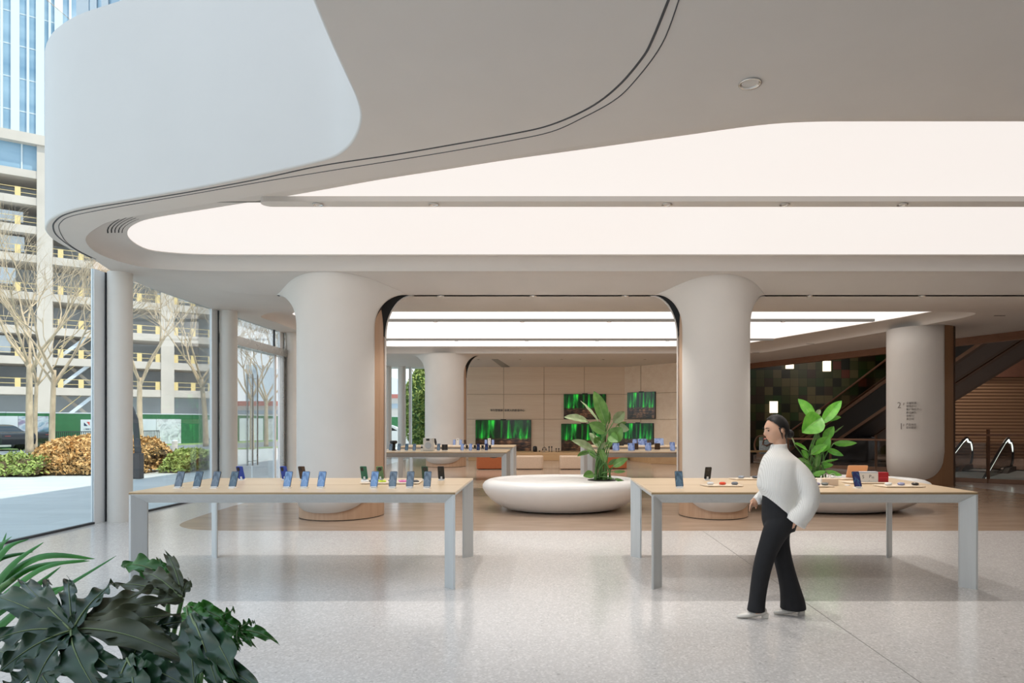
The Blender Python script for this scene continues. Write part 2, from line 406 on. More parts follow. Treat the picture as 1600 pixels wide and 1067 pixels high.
M['cladding'] = pm('dark_cladding', '2A2522', .4, .4)
M['gapline'] = pm('gap_shade', '45474A', .7)  # dark colour standing in for shade in the ceiling gaps
M['dirgrey'] = pm('directory_grey', '8E8680', .5)
M['ledwhite'] = pm('led_line', 'FFFFFF', .4, emit=(.85, 1, .95), es=2.5)
# ------------------------------------------------------------ floor and ground
ZC, ZP = 4.0, 4.2
GX = -7.1                                    # glass facade plane
def C(x, y, z=ZC): return FL(x, y, z)
struct('ground', MB().poly([[(-160, -20), (60, -20), (60, 200), (-160, 200)]], -.03), M['paving'])
mall_hole = [(10.75, 17.75), (12.7, 16.6), (16.6, 20.6), (14.4, 22.4)]
MF = [(22, -6), (12.5, 15.9), (10.6, 17.3), (10.3, 21), (7.3, 29.0), (7.3, 33), (26, 33), (26, -6)]
inside = [(GX, -6), (22, -6), (12.5, 15.9), (10.6, 17.3), (10.3, 21), (7.3, 29.0), (GX, 29.0)]
beige = [(-5.95, 28.9), (-5.95, 12.2)] + [tuple(p[:2]) for p in catmull([(-5.95, 12.1), (-5.9, 11.2), (-5.78, 10.2), (-5.55, 9.75), (-5.1, 9.47), (-4.4, 9.40), (-3.9, 9.40)], 5)] + \
        [(8.5, 9.40), (10.2, 10.6), (10.7, 13), (10.4, 16.3), (9.2, 22.5), (6.8, 28.9)]
f = MB().poly([inside, beige], 0.0); struct('floor', f, M['terrazzo'])
struct('floor_beige', MB().poly([beige], 0.0), M['beige'])
struct('floor_mall', MB().poly([MF, mall_hole], 0.0), M['mallfloor'])
struct('trim_1', MB().box((2.295, -4, 0), (2.303, 9.40, .0012)), M['gaprim'])   # floor joint
# ------------------------------------------------------------ ceiling outline
edge_px = [(493, 0), (522, 70), (547, 125), (562, 160), (566, 187), (557, 215), (538, 237), (505, 252), (400, 276), (300, 296), (200, 313), (135, 324), (102, 333), (82, 343), (73, 356),
           (78, 368), (92, 379), (115, 391), (147, 405)]
edge = [C(*p) for p in edge_px]
edge = [Vector((-.80, -6, ZC)), Vector((-1.05, 0, ZC))] + catmull(edge, 4)
edge += [Vector((-6.95, 10.3, ZC)), Vector((-7.12, 11.6, ZC)), Vector((-7.18, 14, ZC)), Vector((-7.18, 29.0, ZC))]
ceil_outer = edge + [Vector((7.3, 29, ZC)), Vector((12.7, 16.7, ZC)), Vector((22, -6, ZC))]
# recess one: (lip at ZC, luminous edge at ZP)
R1 = [((11, 10.20), (11, 9.98)), ((4, 10.20), (4, 9.98)), ((-3.6, 10.20), (-3.6, 9.98)), ((-4.6, 10.20), (-4.6, 9.98)), ((-5.3, 10.19), (-5.25, 9.97)), ((-5.85, 10.10), (-5.7, 9.89)), ((-6.29, 9.88), (-6.02, 9.68)), ((-6.40, 9.2), (-5.95, 9.17)),
      ((-6.08, 8.45), (-5.70, 8.72)), ((-5.50, 7.87), (-5.36, 8.38)), ((-5.03, 7.57), (-4.95, 8.14)), ((-4.0, 7.16), (-3.98, 7.76)), ((-3.08, 6.80), (-3.0, 7.38)), ((-1.8, 6.33), (-1.75, 6.86)),
      ((-.31, 5.78), (-.34, 6.34)), ((1.1, 5.27), (1.2, 5.83)), ((1.67, 5.106), (1.84, 5.62)), ((2.05, 5.05), (2.26, 5.55)), ((2.6, 5.03), (2.8, 5.54)), ((3.3, 5.03), (3.5, 5.54)), ((4.2, 5.03), (4.4, 5.54)), ((7, 5.03), (7, 5.54)), ((11, 5.03), (11, 5.54))]
R2 = [((-5.8, 13.95), (-5.6, 14.95)), ((2, 13.95), (2, 14.95)), ((8.6, 13.95), (8.7, 14.95)), ((9.45, 14.1), (9.12, 15.0)), ((9.62, 14.7), (9.05, 15.3)), ((9.35, 16.0), (8.85, 16.0)), ((8.5, 19.0), (7.6, 19.0)), ((7.6, 22.0), (6.5, 21.6)),
      ((7.0, 22.45), (6.1, 22.1)), ((2, 22.5), (2, 22.15)), ((-5.6, 22.5), (-5.3, 22.15)), ((-6.3, 22.1), (-5.9, 21.8)), ((-6.5, 21), (-6.15, 20.8)), ((-6.55, 17), (-6.2, 17)), ((-6.5, 14.6), (-6.1, 15.4))]
def subdiv(R, k, closed=True):
    D = []
    for i, (p, q) in enumerate(R):
        D.append((p, q)); p2, q2 = R[(i+1) % len(R)]; L = (Vector(p2)-Vector(p)).length; m = int(L/1.2)
        for t in range(1, m+1):
            t = t/(m+1); D.append((tuple(Vector(p).lerp(Vector(p2), t)), tuple(Vector(q).lerp(Vector(q2), t))))
    R = D
    a = catmull([Vector((*p[0], ZC)) for p in R], k, closed); b = catmull([Vector((*p[1], ZP)) for p in R], k, closed); return a, b
holes = []
def recess(R, k, closed, nm):
    a, b = subdiv(R, k, closed)
    holes.append(a); rows = []
    for i in range(9):
        t = i/8*pi/2
        rows.append([p.lerp(Vector((q.x, q.y, p.z)), 1-cos(t)) + Vector((0, 0, (ZP-ZC)*sin(t))) for p, q in zip(a, b)])
    cove = MB().grid(rows, True)
    lift = [Vector((q.x, q.y, ZP+.012)) for q in b]; cove.grid([b, lift], True)
    struct(nm, cove, M['ceil'], smooth=True, fix=False)
    pn = MB().poly([lift]); return pn
p1 = recess(R1, 4, True, 'ceiling_cove')
p2 = recess(R2, 5, True, 'ceiling_cove')
for pn, lab, cy in ((p1, 'long luminous ceiling panel above the front tables', 7.8), (p2, 'luminous ceiling panel deeper inside, over the back tables', 18)):
    o = ob('luminous_panel', pn, M['lum'], fix=False); setp(o, lab, 'ceiling light')
    if cy > 10: o.data.materials[0] = M['lum2']
struct('ceiling', MB().poly([ceil_outer]+holes), M['ceil'], fix=False)
# building mass above the ceiling, fascia band
def norm2(P, i, closed=False):
    a = P[max(i-1, 0)]; b = P[min(i+1, len(P)-1)]; d = (b-a).to_2d().normalized(); return Vector((-d.y, d.x, 0))
def offs(P, d):
    return [p+norm2(P, i)*d for i, p in enumerate(P)]
ZT = 6.17
rb = .02; rows = []
for i in range(6):
    t = i/5*pi/2; rows.append([Vector((p.x, p.y, ZC+rb-rb*cos(t))) for p in offs(edge, rb*(sin(t)) - 0.0)])
rows = rows[::1]
top = offs(edge, rb)
rows.append([Vector((p.x, p.y, ZT)) for p in top]); rows.append([Vector((p.x, p.y, ZT)) for p in offs(edge, -.25)])
fb = struct('wall_fascia', MB().grid(rows), M['fascia'], smooth='auto', fix=False)
roof_in = offs(edge, -.2)
struct('roof', MB().poly([[Vector((p.x, p.y, ZT-.05)) for p in roof_in+[Vector((7.3, 29, 0)), Vector((26, 29, 0)), Vector((26, -6, 0))]]]), M['ceil'], fix=False)  # unseen cover added to block sky light above the ceiling
# upper storey set back above the fascia
up = offs(edge, -.35); ZU = 9.2
rows = [[Vector((p.x, p.y, z)) for p in up] for z in (ZT, ZU)]
wu = struct('window_upper', MB().grid(rows), M['tower'], fix=False)
mu = MB()
for i in range(6, len(up)-1, 3): mu.box((up[i].x-.04, up[i].y-.04, ZT), (up[i].x+.04, up[i].y+.04, ZU))
struct('mullions', mu, M['towerfin'], wu)
struct('roof', MB().poly([[Vector((p.x, p.y, ZU)) for p in edge+[Vector((7.3, 29, 0)), Vector((26, 29, 0)), Vector((26, -6, 0))]]]), M['fascia'], fix=False)  # unseen cover added so the sun stays off the floor below
# dark strips drawn for the shade of the gaps following the edge
g1 = [(1046, -4), (1020, 60), (1003, 91), (965, 135), (921, 168), (860, 195), (800, 209), (700, 227), (612, 242), (500, 259), (402, 280), (300, 299), (240, 309), (140, 325.5), (102, 335), (87, 345), (83, 355), (90, 369), (115, 388), (143, 403)]
g2 = [(1062, -4), (1034, 69), (992, 126), (959, 157), (910, 184), (863, 205), (800, 219), (675, 241), (512, 267), (402, 285), (300, 303), (200, 320), (140, 331), (110, 338), (97, 345), (92, 356), (102, 376), (122, 391), (150, 405)]
def groove(px, w, z, name, mat):
    P = catmull([C(*p) for p in px], 6); P = [Vector((P[0].x+.25, -5.9, ZC)), P[0]*1.0] + P[1:]
    A = [Vector((p.x, p.y, z)) for p in offs(P, w/2)]; B = [Vector((p.x, p.y, z)) for p in offs(P, -w/2)]
    A2 = [Vector((p.x, p.y, ZC+.002)) for p in A]; B2 = [Vector((p.x, p.y, ZC+.002)) for p in B]
    struct(name, MB().grid([A2, A, B, B2]), mat, fix=False); return P
groove(g1, .016, ZC-.004, 'trim_2', M['gapline'])
groove(g2, .007, ZC-.004, 'trim_3', M['gapline'])
# lip trim round the luminous openings
a1, b1 = subdiv(R1, 4)
# thin vent slats at the rounded tip of recess one
sl = MB()
i0 = min(range(len(b1)), key=lambda i: (b1[i]-Vector((-5.55, 8.5, ZP))).length)
aa = a1[i0-3:i0+5]; bb = b1[i0-3:i0+5]
for k in range(5):
    fr = .50+.09*k; A = []; B = []
    for p, q in zip(aa, bb):
        t = math.acos(1-fr); z = ZC+(ZP-ZC)*sin(t)-.004
        A.append(Vector((p.x+(q.x-p.x)*fr, p.y+(q.y-p.y)*fr, z))); B.append(Vector((p.x+(q.x-p.x)*(fr+.035), p.y+(q.y-p.y)*(fr+.035), z+.006)))
    sl.grid([A, B])
o = ob('air_vent', sl, M['gap'], fix=False); setp(o, 'dark curved vent slots at the rounded tip of the front luminous panel', 'vent')
# lighting strips carrying spots
def downlight(loc, r=.07, name_label='', grp=None, watt=SPOT_W):
    e = empty('downlight', loc, label=name_label, cat='light', group=grp)
    prof = [(r, 0), (r*1.12, -.004), (r*1.12, -.010), (r*.95, -.010), (r*.8, .0), (r*.55, .035), (r*.45, .05)]
    t = MB().lathe(prof, n=24, cap=False); ob('reflector', t, M['chrome'], e, smooth=True, fix=False)
    if watt:
        ld = bpy.data.lights.new('downlight_lamp', 'SPOT'); ld.energy = watt; ld.spot_size = radians(105); ld.spot_blend = .7; ld.shadow_soft_size = .05; ld.color = (1, .95, .90)
        lo = bpy.data.objects.new('downlight_lamp', ld); COL.objects.link(lo); lo.parent = e; lo.location = (0, 0, -.012)
    ob('lamp_lens', MB().lathe([(r*.46, .048), (r*.3, .046)], n=16), M['dark'], e)
    return e
def strip(x0, x1, Yc, w, z=ZP-.06, tip=True, name='trim_4'):
    pts = []
    n = 8
    for k in range(n+1):
        t = pi/2+pi*k/n; pts.append((x0+w/2+(w/2)*cos(t), Yc+(w/2)*sin(t)))
    pts += [(x1, Yc-w/2), (x1, Yc+w/2)]
    struct(name, MB().prism([(x, y, z) for x, y in pts], (0, 0, .06)), M['ceil'])
strip(-3.32, 10.9, 7.47, .19, name='trim_4')
struct('trim_5', MB().box((-4.4, 7.545, ZP-.01), (-3.3, 7.56, ZP+.01)), M['gaprim'])
nm = ['leftmost chrome spot', 'second chrome spot from the left', 'middle chrome spot', 'fourth chrome spot from the left', 'rightmost chrome spot']
for i, x in enumerate((497, 678, 1042, 1226, 1410)):
    Y = 7.47; downlight((((x-VX)/F*Y), Y, ZP-.062), .055, nm[i]+' in the grey strip across the front luminous panel', 'spots in the front ceiling strip')
downlight((C(1172, 130).x, C(1172, 130).y, ZC), .072, 'large chrome downlight recessed in the grey ceiling at upper right', None)
for k, (Yc, y_) in enumerate(((16.2, 501), (20.0, 531))):
    struct('trim_%d' % (6+k), MB().box((-5.9, Yc-.05, ZP-.06), (8.3-1.2*k, Yc+.05, ZP+.0)), M['gaprim'])
    for i in range(6):
        X = -5.0+2.2*i; downlight((X, Yc, ZP-.062), .05, '%s tiny spot from the left in the %s grey strip of the deeper luminous panel' % (ORD[i], ('nearer', 'farther')[k]), 'tiny spots in the deeper ceiling strips')
for i in range(5):  # fill spots added to brighten the back wall
    downlight((-2.6+1.6*i, 24.6, ZC), .05, '%s added fill spot from the left before the veneered wall' % ORD[i], 'added fill spots before the veneered wall')
# slot between first and second bay, with small spots
for i, x in enumerate((689, 833, 977, 1265, 1440)):
    downlight(((x-VX)/F*11.11, 11.11, 3.788), .055, ['left', 'middle', 'right', 'fourth', 'fifth'][i] + (' small spot in the black slot between the two near columns' if i < 3 else ' small spot from the left in the black ceiling slot'), 'spots in the black ceiling slot')
# ceiling sensors
for i, (x, y) in enumerate(((1392, 519), (1562, 493), (1181, 551), (1266, 537))):
    p = C(x, y); o = ob('ceiling_slot', MB().box((p.x-.12, p.y-.02, ZC-.006), (p.x+.12, p.y+.02, ZC)), M['gap'])
    setp(o, ['short dark air slot in the ceiling just left of the right pillar', 'short dark air slot in the ceiling right of the pillar', 'short dark air slot in the ceiling beside the second column', 'short dark air slot in the ceiling above the green tiled wall'][i], 'vent')
# ceiling access slot near the back wall
o = ob('ceiling_slot', MB().prism([C(768, 561), C(778, 561), C(797, 573), C(785, 574)], (0, 0, -.01)), M['gaprim']); setp(o, 'slanting grey ceiling recess near the veneered back wall', 'vent')

# ------------------------------------------------------------ drop beam carried by the near columns
YS0, YS1 = 11.05, 11.17
def smooth(t): t = max(0, min(1, t)); return t*t*(3-2*t)
def zceil(x, y):
    f = smooth((x+6.7)/1.9)*smooth((13.5-x)/1.5)
    if y <= 10.2 or y >= 13.92: return ZC
    if y <= YS0: d = .21*smooth((y-10.2)/.95+.0)/smooth(.85/.95)
    elif y <= YS1: d = .21
    else: d = .21*(1-smooth((y-YS1)/2.75*.92+.04))
    return ZC-d*f
def xr(a, b, n): return [a+(b-a)*i/n for i in range(n+1)]
db = MB()
XS = xr(-6.9, 13.6, 80)
db.grid([[Vector((x, y, zceil(x, y)-.0015)) for x in XS] for y in xr(10.2, YS0, 14)])
db.grid([[Vector((x, y, zceil(x, y)-.0015)) for x in XS] for y in xr(YS1, 13.93, 20)])
XL = xr(-6.9, -4.66, 8); db.grid([[Vector((x, y, zceil(x, y)-.0015)) for x in XL] for y in (YS0, YS1)])
struct('beam', db, M['ceil'], smooth=True, fix=False)
struct('trim_8', MB().box((-4.66, YS0-.01, 3.84), (13.0, YS1+.01, 3.86)), M['gap'])  # black backing stands in for the dark void of the slot
# ------------------------------------------------------------ columns
def column(cx, cy, r, front, zfl, TL, TR, YS=12.1, gap=.12, rear=True, nm='column', zf=lambda x, y: ZC, wood='oak_drum'):
    """front=(phiL,phiR) degrees measured from -Y; TL,TR ceiling points where the shell's side edges end"""
    root = empty(nm, (cx, cy, 0), kind='structure')
    c = Vector((cx, cy, 0))
    dr_ = MB().lathe([(r, .012), (r, zfl-.25)], c, 72, cap=False)
    for p0, p1 in ((front[1]-1, 100), (-100, front[0]+1)):
        cols = [[c+Vector((sin(radians(p0+(p1-p0)*j/12)), -cos(radians(p0+(p1-p0)*j/12)), 0))*r+Vector((0, 0, z)) for j in range(13)] for z in (zfl-.25, zfl+.42)]
        dr_.grid(cols)
    ob('wooden_drum', dr_, M[wood], root, smooth=True, world=True)
    ob('plinth_gap', MB().lathe([(r-.02, 0), (r-.02, .013)], c, 48, cap=False), M['gap'], root, world=True)
    def shell(p0, p1, rr, T0, T1, zb0, uh, zfl=zfl):
        n = 48; m = 14; rows = []; cols = []
        for j in range(n+1):
            u = j/n; ph = radians(p0+(p1-p0)*u); d = Vector((sin(ph), -cos(ph), 0)); P0 = c+d*rr
            s = abs(2*u-1); zb = zb0+uh*(1-sqrt(max(0, 1-s**2.6)))
            E = (T1 if u > .5 else T0)-P0; w = s**3
            D = Vector((d.x*.22*s, d.y*.05, 0))*(1-w)+Vector((E.x, E.y, 0))*w
            col_ = []
            nb = 10
            for i in range(nb): col_.append(Vector((P0.x, P0.y, zb+(zfl-zb)*i/nb)))
            for i in range(m+1):
                t = i/m*pi/2; col_.append(Vector((P0.x, P0.y, zfl))+D*(1-cos(t))+Vector((0, 0, (zf(P0.x+D.x, P0.y+D.y)-.004-zfl)*sin(t))))
            cols.append(col_)
        rows = [[cols[j][i] for j in range(n+1)] for i in range(len(cols[0]))]
        return rows
    fr = shell(front[0], front[1], r+.035, TL, TR, .13, .62)
    ob('white_shell', MB().grid(fr), M['plaster'], root, smooth=True, world=True, fix=False, mods=[('SOLIDIFY', dict(thickness=.03, offset=-1))])
    if rear:
        g = Vector((0, gap, 0))
        rr_ = shell(96, 264, r+.035, TR+g+Vector((.06, 0, 0)), TL+g-Vector((.06 if cx > 0 else 0, 0, 0)), .13, .62, zfl-.12)
        ob('rear_shell', MB().grid(rr_), M['plaster'], root, smooth=True, world=True, fix=False, mods=[('SOLIDIFY', dict(thickness=.03, offset=-1))])
        # black sheets standing in for the dark void between the shells
        for a, b, nmm in (([r_[-1] for r_ in fr], [r_[0] for r_ in rr_], 'slot_shade'), ([r_[0] for r_ in fr], [r_[-1] for r_ in rr_], 'slot_shade')):
            A = a[10:]; B = b[10:]; 
            A = [p+(c-p).to_2d().to_3d().normalized()*.02 for p in A]; B = [p+(c-p).to_2d().to_3d().normalized()*.02 for p in B]
            mid = [(p+q)/2+Vector((0, 0, .10))+(c-p).to_2d().to_3d().normalized()*.03 for p, q in zip(A, B)]
            ob(nmm, MB().grid([A, mid, B]), M['gap'], root, world=True, fix=False)
    return root
column(-3.5, 11.0, .70, (-80, 62), 3.17, Vector((-4.66, YS0, ZC)), Vector((-2.36, YS0, ZC)), zf=zceil)
column(2.87, 11.0, .575, (-70, 80), 3.17, Vector((1.88, YS0, ZC)), Vector((3.78, YS0, ZC)), zf=zceil)
column(-3.61, 23.15, .72, (-80, 66), 3.3, Vector((-4.85, 23.2, ZC)), Vector((-2.42, 23.2, ZC)))
# ------------------------------------------------------------ round perimeter columns, glass facade
ys = [10.34, 13.88, 17.35, 20.8, 24.3, 27.8]
for Y in ys:
    struct('column_round', MB().lathe([(.175, 0), (.175, ZC)], (-6.88, Y, 0), 32, cap=False), M['column'], smooth=True)
k = 0; prev = 10.0
spans = [(3.5, 10.03, 7.6)] + [(a+.0, b-.32, ZC) for a, b in zip(ys[:-1], ys[1:])]
for i, (a, b, zt) in enumerate(spans):
    if i == 2: continue
    w = struct('window_%d' % (i+1), MB().box((GX-.008, a, .01), (GX+.008, b, zt)), M['glass'])
    struct('sill', MB().box((GX-.03, a, 0), (GX+.03, b, .03)), M['dark'], w)
for i, Y in enumerate(ys):
    struct('trim_%d' % (20+i), MB().box((GX-.03, Y-.31, 0), (GX+.02, Y-.07, ZC)), M['glassfin'])
    struct('trim_%d' % (30+i), MB().box((GX-.03, Y-.07, 0), (GX+.03, Y-.02, ZC)), M['dark'] if i < 2 else M['steel'])
# entrance doors in the third bay
y0, y1 = 13.9, 17.05; ym = (y0+y1)/2
dr = empty('door_1', (GX, ym, 0), kind='structure')
hz = 3.33
ob('door_header', MB().box((GX-.1, y0, hz), (GX+.16, y1+.15, hz+.20)), M['steel'], dr, world=True)
ob('transom_pane', MB().box((GX-.008, y0, hz+.2), (GX+.008, y1, ZC)), M['glass'], dr, world=True)
ob('transom_bar', MB().box((GX-.02, y1-.35, hz+.2), (GX+.02, y1-.31, ZC)), M['dark'], dr, world=True)
ob('door_jamb', MB().box((GX-.05, y1, 0), (GX+.12, y1+.12, hz)), M['steel'], dr, world=True)
dd = y1-.35
for a, b, hy in ((y0+.02, ym-.02+.0, ym-.12), (ym+.02, dd, ym+.14)):
    d = ob('door_leaf', MB().box((GX-.008, a, .02), (GX+.008, b, hz)), M['glass'], dr, world=True)
    for sx_ in (-.06, .06):
        h = MB().tube([(GX+sx_, hy, .55), (GX+sx_, hy, 2.75)], .019, 10); h.tube([(GX, hy, .65), (GX+sx_, hy, .65)], .01, 6); h.tube([(GX, hy, 2.65), (GX+sx_, hy, 2.65)], .01, 6)
        ob('pull_handle', h, M['steel'], d, world=True, smooth='auto')
ob('side_panel', MB().box((GX-.02, dd+.01, 0), (GX+.02, dd+.12, hz)), M['glassfin'], dr, world=True)
struct('doormat', MB().box((GX+.1, ym-.9, 0), (GX+.9, y1-.2, .012)), M['dark'])
# back-left window wall
w = struct('window_7', MB().box((GX, 28.2, .02), (-3.2, 28.216, ZC)), M['glass'])
struct('frame', MB().box((GX, 28.15, 0), (-3.2, 28.27, .06)), M['glassfin'], w)
struct('column_round', MB().lathe([(.17, 0), (.17, ZC)], (-6.28, 27.9, 0), 28, cap=False), M['column'], smooth=True)
struct('trim_40', MB().box((-6.02, 28.1, 0), (-5.92, 28.3, ZC)), M['glassfin'])
# ------------------------------------------------------------ veneered back walls
wallb = struct('wall_back', MB().box((-3.9, 28.0, 0), (3.46, 28.2, ZC)), M['oak_wall'])
sm = MB()
for x in (787, 850, 913): X = (x-VX)/F*28; sm.box((X-.008, 27.992, 0), (X+.008, 28.0, ZC))
for y in (616, 655): Z = H-(y-HY)/F*28; sm.box((-3.9, 27.992, Z-.008), (3.46, 28.0, Z+.008))
struct('panel_joint', sm, M['oak_edge'], wallb)
wa, wb2 = Vector((3.44, 28.0, 0)), Vector((5.6, 25.7, 0)); dw = (wb2-wa).normalized(); nw = Vector((dw.y, -dw.x, 0))
def wallpt(u, z, o=0): p = wa+dw*u-nw*(-o)*-1; return Vector((p.x, p.y, z))
L = (wb2-wa).length
wr = struct('wall_right', MB().prism([wa, wb2, wb2-nw*.2, wa-nw*.2], (0, 0, ZC)), M['oak_wall'])
if nw.y > 0: nw = -nw
sm = MB()
for u in (.9, L-.35): p = wa+dw*u+nw*.004; sm.beam((p.x, p.y, 0), (p.x, p.y, ZC), .016, .012, up=(dw.x, dw.y, 0))
for z in (2.8, 1.7): a = wa+nw*.004; b = wb2+nw*.004; sm.beam((a.x, a.y, z), (b.x, b.y, z), .012, .016)
struct('panel_joint', sm, M['oak_edge'], wr)
struct('wall_side', MB().prism([wb2, Vector((7.3, 28.9, 0)), Vector((7.5, 28.9, 0)), Vector((5.8, 25.7, 0))], (0, 0, ZC)), M['oak_panel'])
# display plinth along the back wall
pl = ob('display_plinth', MB().box((-3.2, 26.4, 0), (3.3, 27.99, .33)), M['oak_bench'], bevel=.01); setp(pl, 'low light wood display ledge running along the veneered back wall', 'display plinth')
p0 = FL(980, 716); p1_ = FL(1019, 725.5); p2_ = Vector((5.4, 23.6, 0))
o = ob('display_plinth', MB().prism([Vector((3.55, 27.8, 0)), Vector((3.5, 26.3, 0)), Vector((4.0, 24.4, 0)), Vector((5.6, 23.6, 0)), Vector((5.9, 25.0, 0))], (0, 0, .34)), M['oak_bench'], bevel=.01)
setp(o, 'angled light wood display ledge in the corner behind the right-hand back tables', 'display plinth')
# ------------------------------------------------------------ shopfront line, right pillar, mall
hd = MB().beam((5.9, 32.3, ZC-.10), (12.7, 16.7, ZC-.10), .2, .22); hd.beam((12.7, 16.7, ZC-.10), (22, -6, ZC-.10), .2, .22)
struct('trim_50', hd, M['brownbeam'])
pc = Vector((9.72, 16.6, 0)); pr = .76
root = empty('pillar', pc, kind='structure')
bx_ = []
ob('wooden_core', MB().lathe([(pr, .0), (pr, ZC)], pc, 64, cap=False), M['oak_panel'], root, smooth=True, world=True)
pd = MB()
for a in (40, 46):
    ph = radians(a); d = Vector((sin(ph), -cos(ph), 0)); p = pc+d*(pr+.004); pd.beam((p.x, p.y, 0), (p.x, p.y, ZC), .012, .012, up=(d.x, d.y, 0))
ob('groove', pd, M['gap'], root, world=True)
def psh(pa, pb, zb0, uh, s0):
    rows = []; n = 40
    cols = []
    for j in range(n+1):
        u = j/n; ph = radians(pa+(pb-pa)*u); d = Vector((sin(ph), -cos(ph), 0)); s = abs(2*u-1); zb = zb0+uh*(1-sqrt(max(0, 1-s**3)))
        P = pc+d*(pr+.03); cols.append([Vector((P.x, P.y, zb+(ZC-zb)*i/6)) for i in range(7)])
    return [[c_[i] for c_ in cols] for i in range(7)]
ob('white_shell', MB().grid(psh(-118, 10, .12, .75, 0)), M['plaster'], root, smooth=True, world=True, fix=False, mods=[('SOLIDIFY', dict(thickness=.025, offset=-1))])
ob('rear_shell', MB().grid(psh(82, 190, .12, .75, 0)), M['plaster'], root, smooth=True, world=True, fix=False, mods=[('SOLIDIFY', dict(thickness=.025, offset=-1))])
# mall enclosure
struct('wall_tiled', MB().box((6.5, 31.5, 0), (26, 31.7, 8)), M['tiles'])
struct('wall_mall', MB().box((26, -6, -4), (26.2, 33, 8)), M['malldark'])
struct('ceiling_mall', MB().poly([[(7.3, 29.0), (12.7, 16.7), (22, -6), (26, -6), (26, 33), (5, 33)]], 6.1), M['malldark'])
struct('wall_behind', MB().box((-.8, -6.2, 0), (26, -6, ZC+.1)), M['plaster'])  # unseen wall added to stop daylight from behind, leaving the left open
for i, (x, y0_, y1_) in enumerate(((1234, 567, 576), (1292, 564, 580), (1209, 627, 645))):
    a = W(x-6, y1_, 31.45); b = W(x+6, y0_, 31.45)
    o = ob('light_box', MB().box((a.x, 31.42, a.z), (b.x, 31.5, b.z)), M['lit']); setp(o, ['small square glowing box high on the green tiles, left one', 'tall glowing box high on the green tiles, right one', 'glowing box on the green tiles just above the walking woman'][i], 'light')
sh = struct('wall_shutter', MB().box((16.8, 28.0, 0), (26, 28.2, 3.55)), M['shutter'])
struct('wall_shutter_head', MB().box((16.0, 27.9, 3.55), (26, 28.3, 6.1)), M['malldark'])

for i, (x, y) in enumerate(((13.5, 27), (18, 27), (17, 21), (21, 20), (21, 12))):  # unseen fill lights added to brighten the dark mall
    e = empty('mall_fill', (x, y, 6.05), label=['added mall fill light near the tiled wall', 'added mall fill light before the ribbed shutter', 'added mall fill light above the descending escalator', 'added mall fill light at the far right', 'added mall fill light nearest the camera on the right'][i], cat='light')
    ob('fill_housing', MB().box((-.3, -.3, 0), (.3, .3, .04)), M['white'], e)
    ld = bpy.data.lights.new('mall_fill_light', 'AREA'); ld.energy = MALL_E; ld.size = .5; ld.color = (1, .86, .74)
    lo = bpy.data.objects.new('mall_fill_light', ld); COL.objects.link(lo); lo.parent = e; lo.location = (0, 0, -.02)
# ------------------------------------------------------------ display tables
TL_, TD_, TZ = 3.113, 1.53, .93
def plate_leg(cx, cy, sx_, sy_, w=.115, t=.018, z1=.91):
    pts = [(0, 0), (-t, 0), (-w, w-t), (-w, w), (-w+t, w), (0, t)]
    return MB().prism([(cx+sx_*x, cy+sy_*y, 0) for x, y in pts], (0, 0, z1))
def make_table(loc, label, group, box_x=-.47):
    e = empty('display_table', loc, label=label, cat='table', group=group)
    t = MB().rbox((0, 0, .91), (TL_, TD_, TZ), .006, 2); top = ob('tabletop', t, M['oak_top'], e)
    ob('edge_band', MB().box((-.001, -.001, .908), (TL_+.001, .004, .922)), M['oak_edge'], top)
    ob('seam', MB().box((.02, .70, TZ-.001), (TL_-.02, .706, TZ+.0006)), M['oak_edge'], top)
    for cx, cy, sx_, sy_ in ((TL_, 0, 1, 1), (0, 0, -1, 1), (TL_, TD_, 1, -1), (0, TD_, -1, -1)):
        ob('leg', plate_leg(cx, cy, sx_, sy_), M['alu'], e)
    w, tt = .10, .018
    prof = [(0, .91), (w+.01, .91-w+.0), (w+.01, .91-w+tt), (tt+.01, .91)]
    P = [(0, .91), (0, .905), (w, .815), (w+tt, .815), (tt+.012, .91)]
    n = len(P)
    ob('apron', MB().add([(y, y, z) for y, z in P]+[(TL_-y, y, z) for y, z in P], [tuple(range(n)), tuple(range(n, 2*n))]+[(i, (i+1) % n, n+(i+1) % n, n+i) for i in range(n)]), M['alu'], e)
    ob('apron', MB().add([(y, TD_-y, z) for y, z in P]+[(TL_-y, TD_-y, z) for y, z in P], [tuple(range(n)), tuple(range(n, 2*n))]+[(i, (i+1) % n, n+(i+1) % n, n+i) for i in range(n)]), M['alu'], e)
    ob('apron', MB().add([(y, y, z) for y, z in P]+[(y, TD_-y, z) for y, z in P], [tuple(range(n)), tuple(range(n, 2*n))]+[(i, (i+1) % n, n+(i+1) % n, n+i) for i in range(n)]), M['alu'], e)
    ob('apron', MB().add([(TL_-y, y, z) for y, z in P]+[(TL_-y, TD_-y, z) for y, z in P], [tuple(range(n)), tuple(range(n, 2*n))]+[(i, (i+1) % n, n+(i+1) % n, n+i) for i in range(n)]), M['alu'], e)
    cb = MB().lathe([(.02, .755), (.09, .77), (.105, .80), (.105, .91)], (TL_+box_x, .8, 0), 20)
    ob('cable_box', cb, M['black'], e, smooth='auto')
    return e
LX, RX = -.867-TL_, 1.01
make_table((LX, 6.107, 0), 'left near display table with light wood top and slanted aluminium legs', 'near display tables', -.47)
make_table((RX, 6.107, 0), 'right near display table with light wood top, the woman walks before it', 'near display tables', -.25)
make_table((LX, 14.08, 0), 'back left display table, front one of the pair, crowded with phones and a white cube', 'back display tables', -.35)
make_table((LX, 17.2, 0), 'rearmost left display table, seen just behind the crowded one', 'back display tables', -.35)
make_table((RX, 14.08, 0), 'back right display table with a row of tablets, partly behind the potted plant', 'back display tables', -.35)
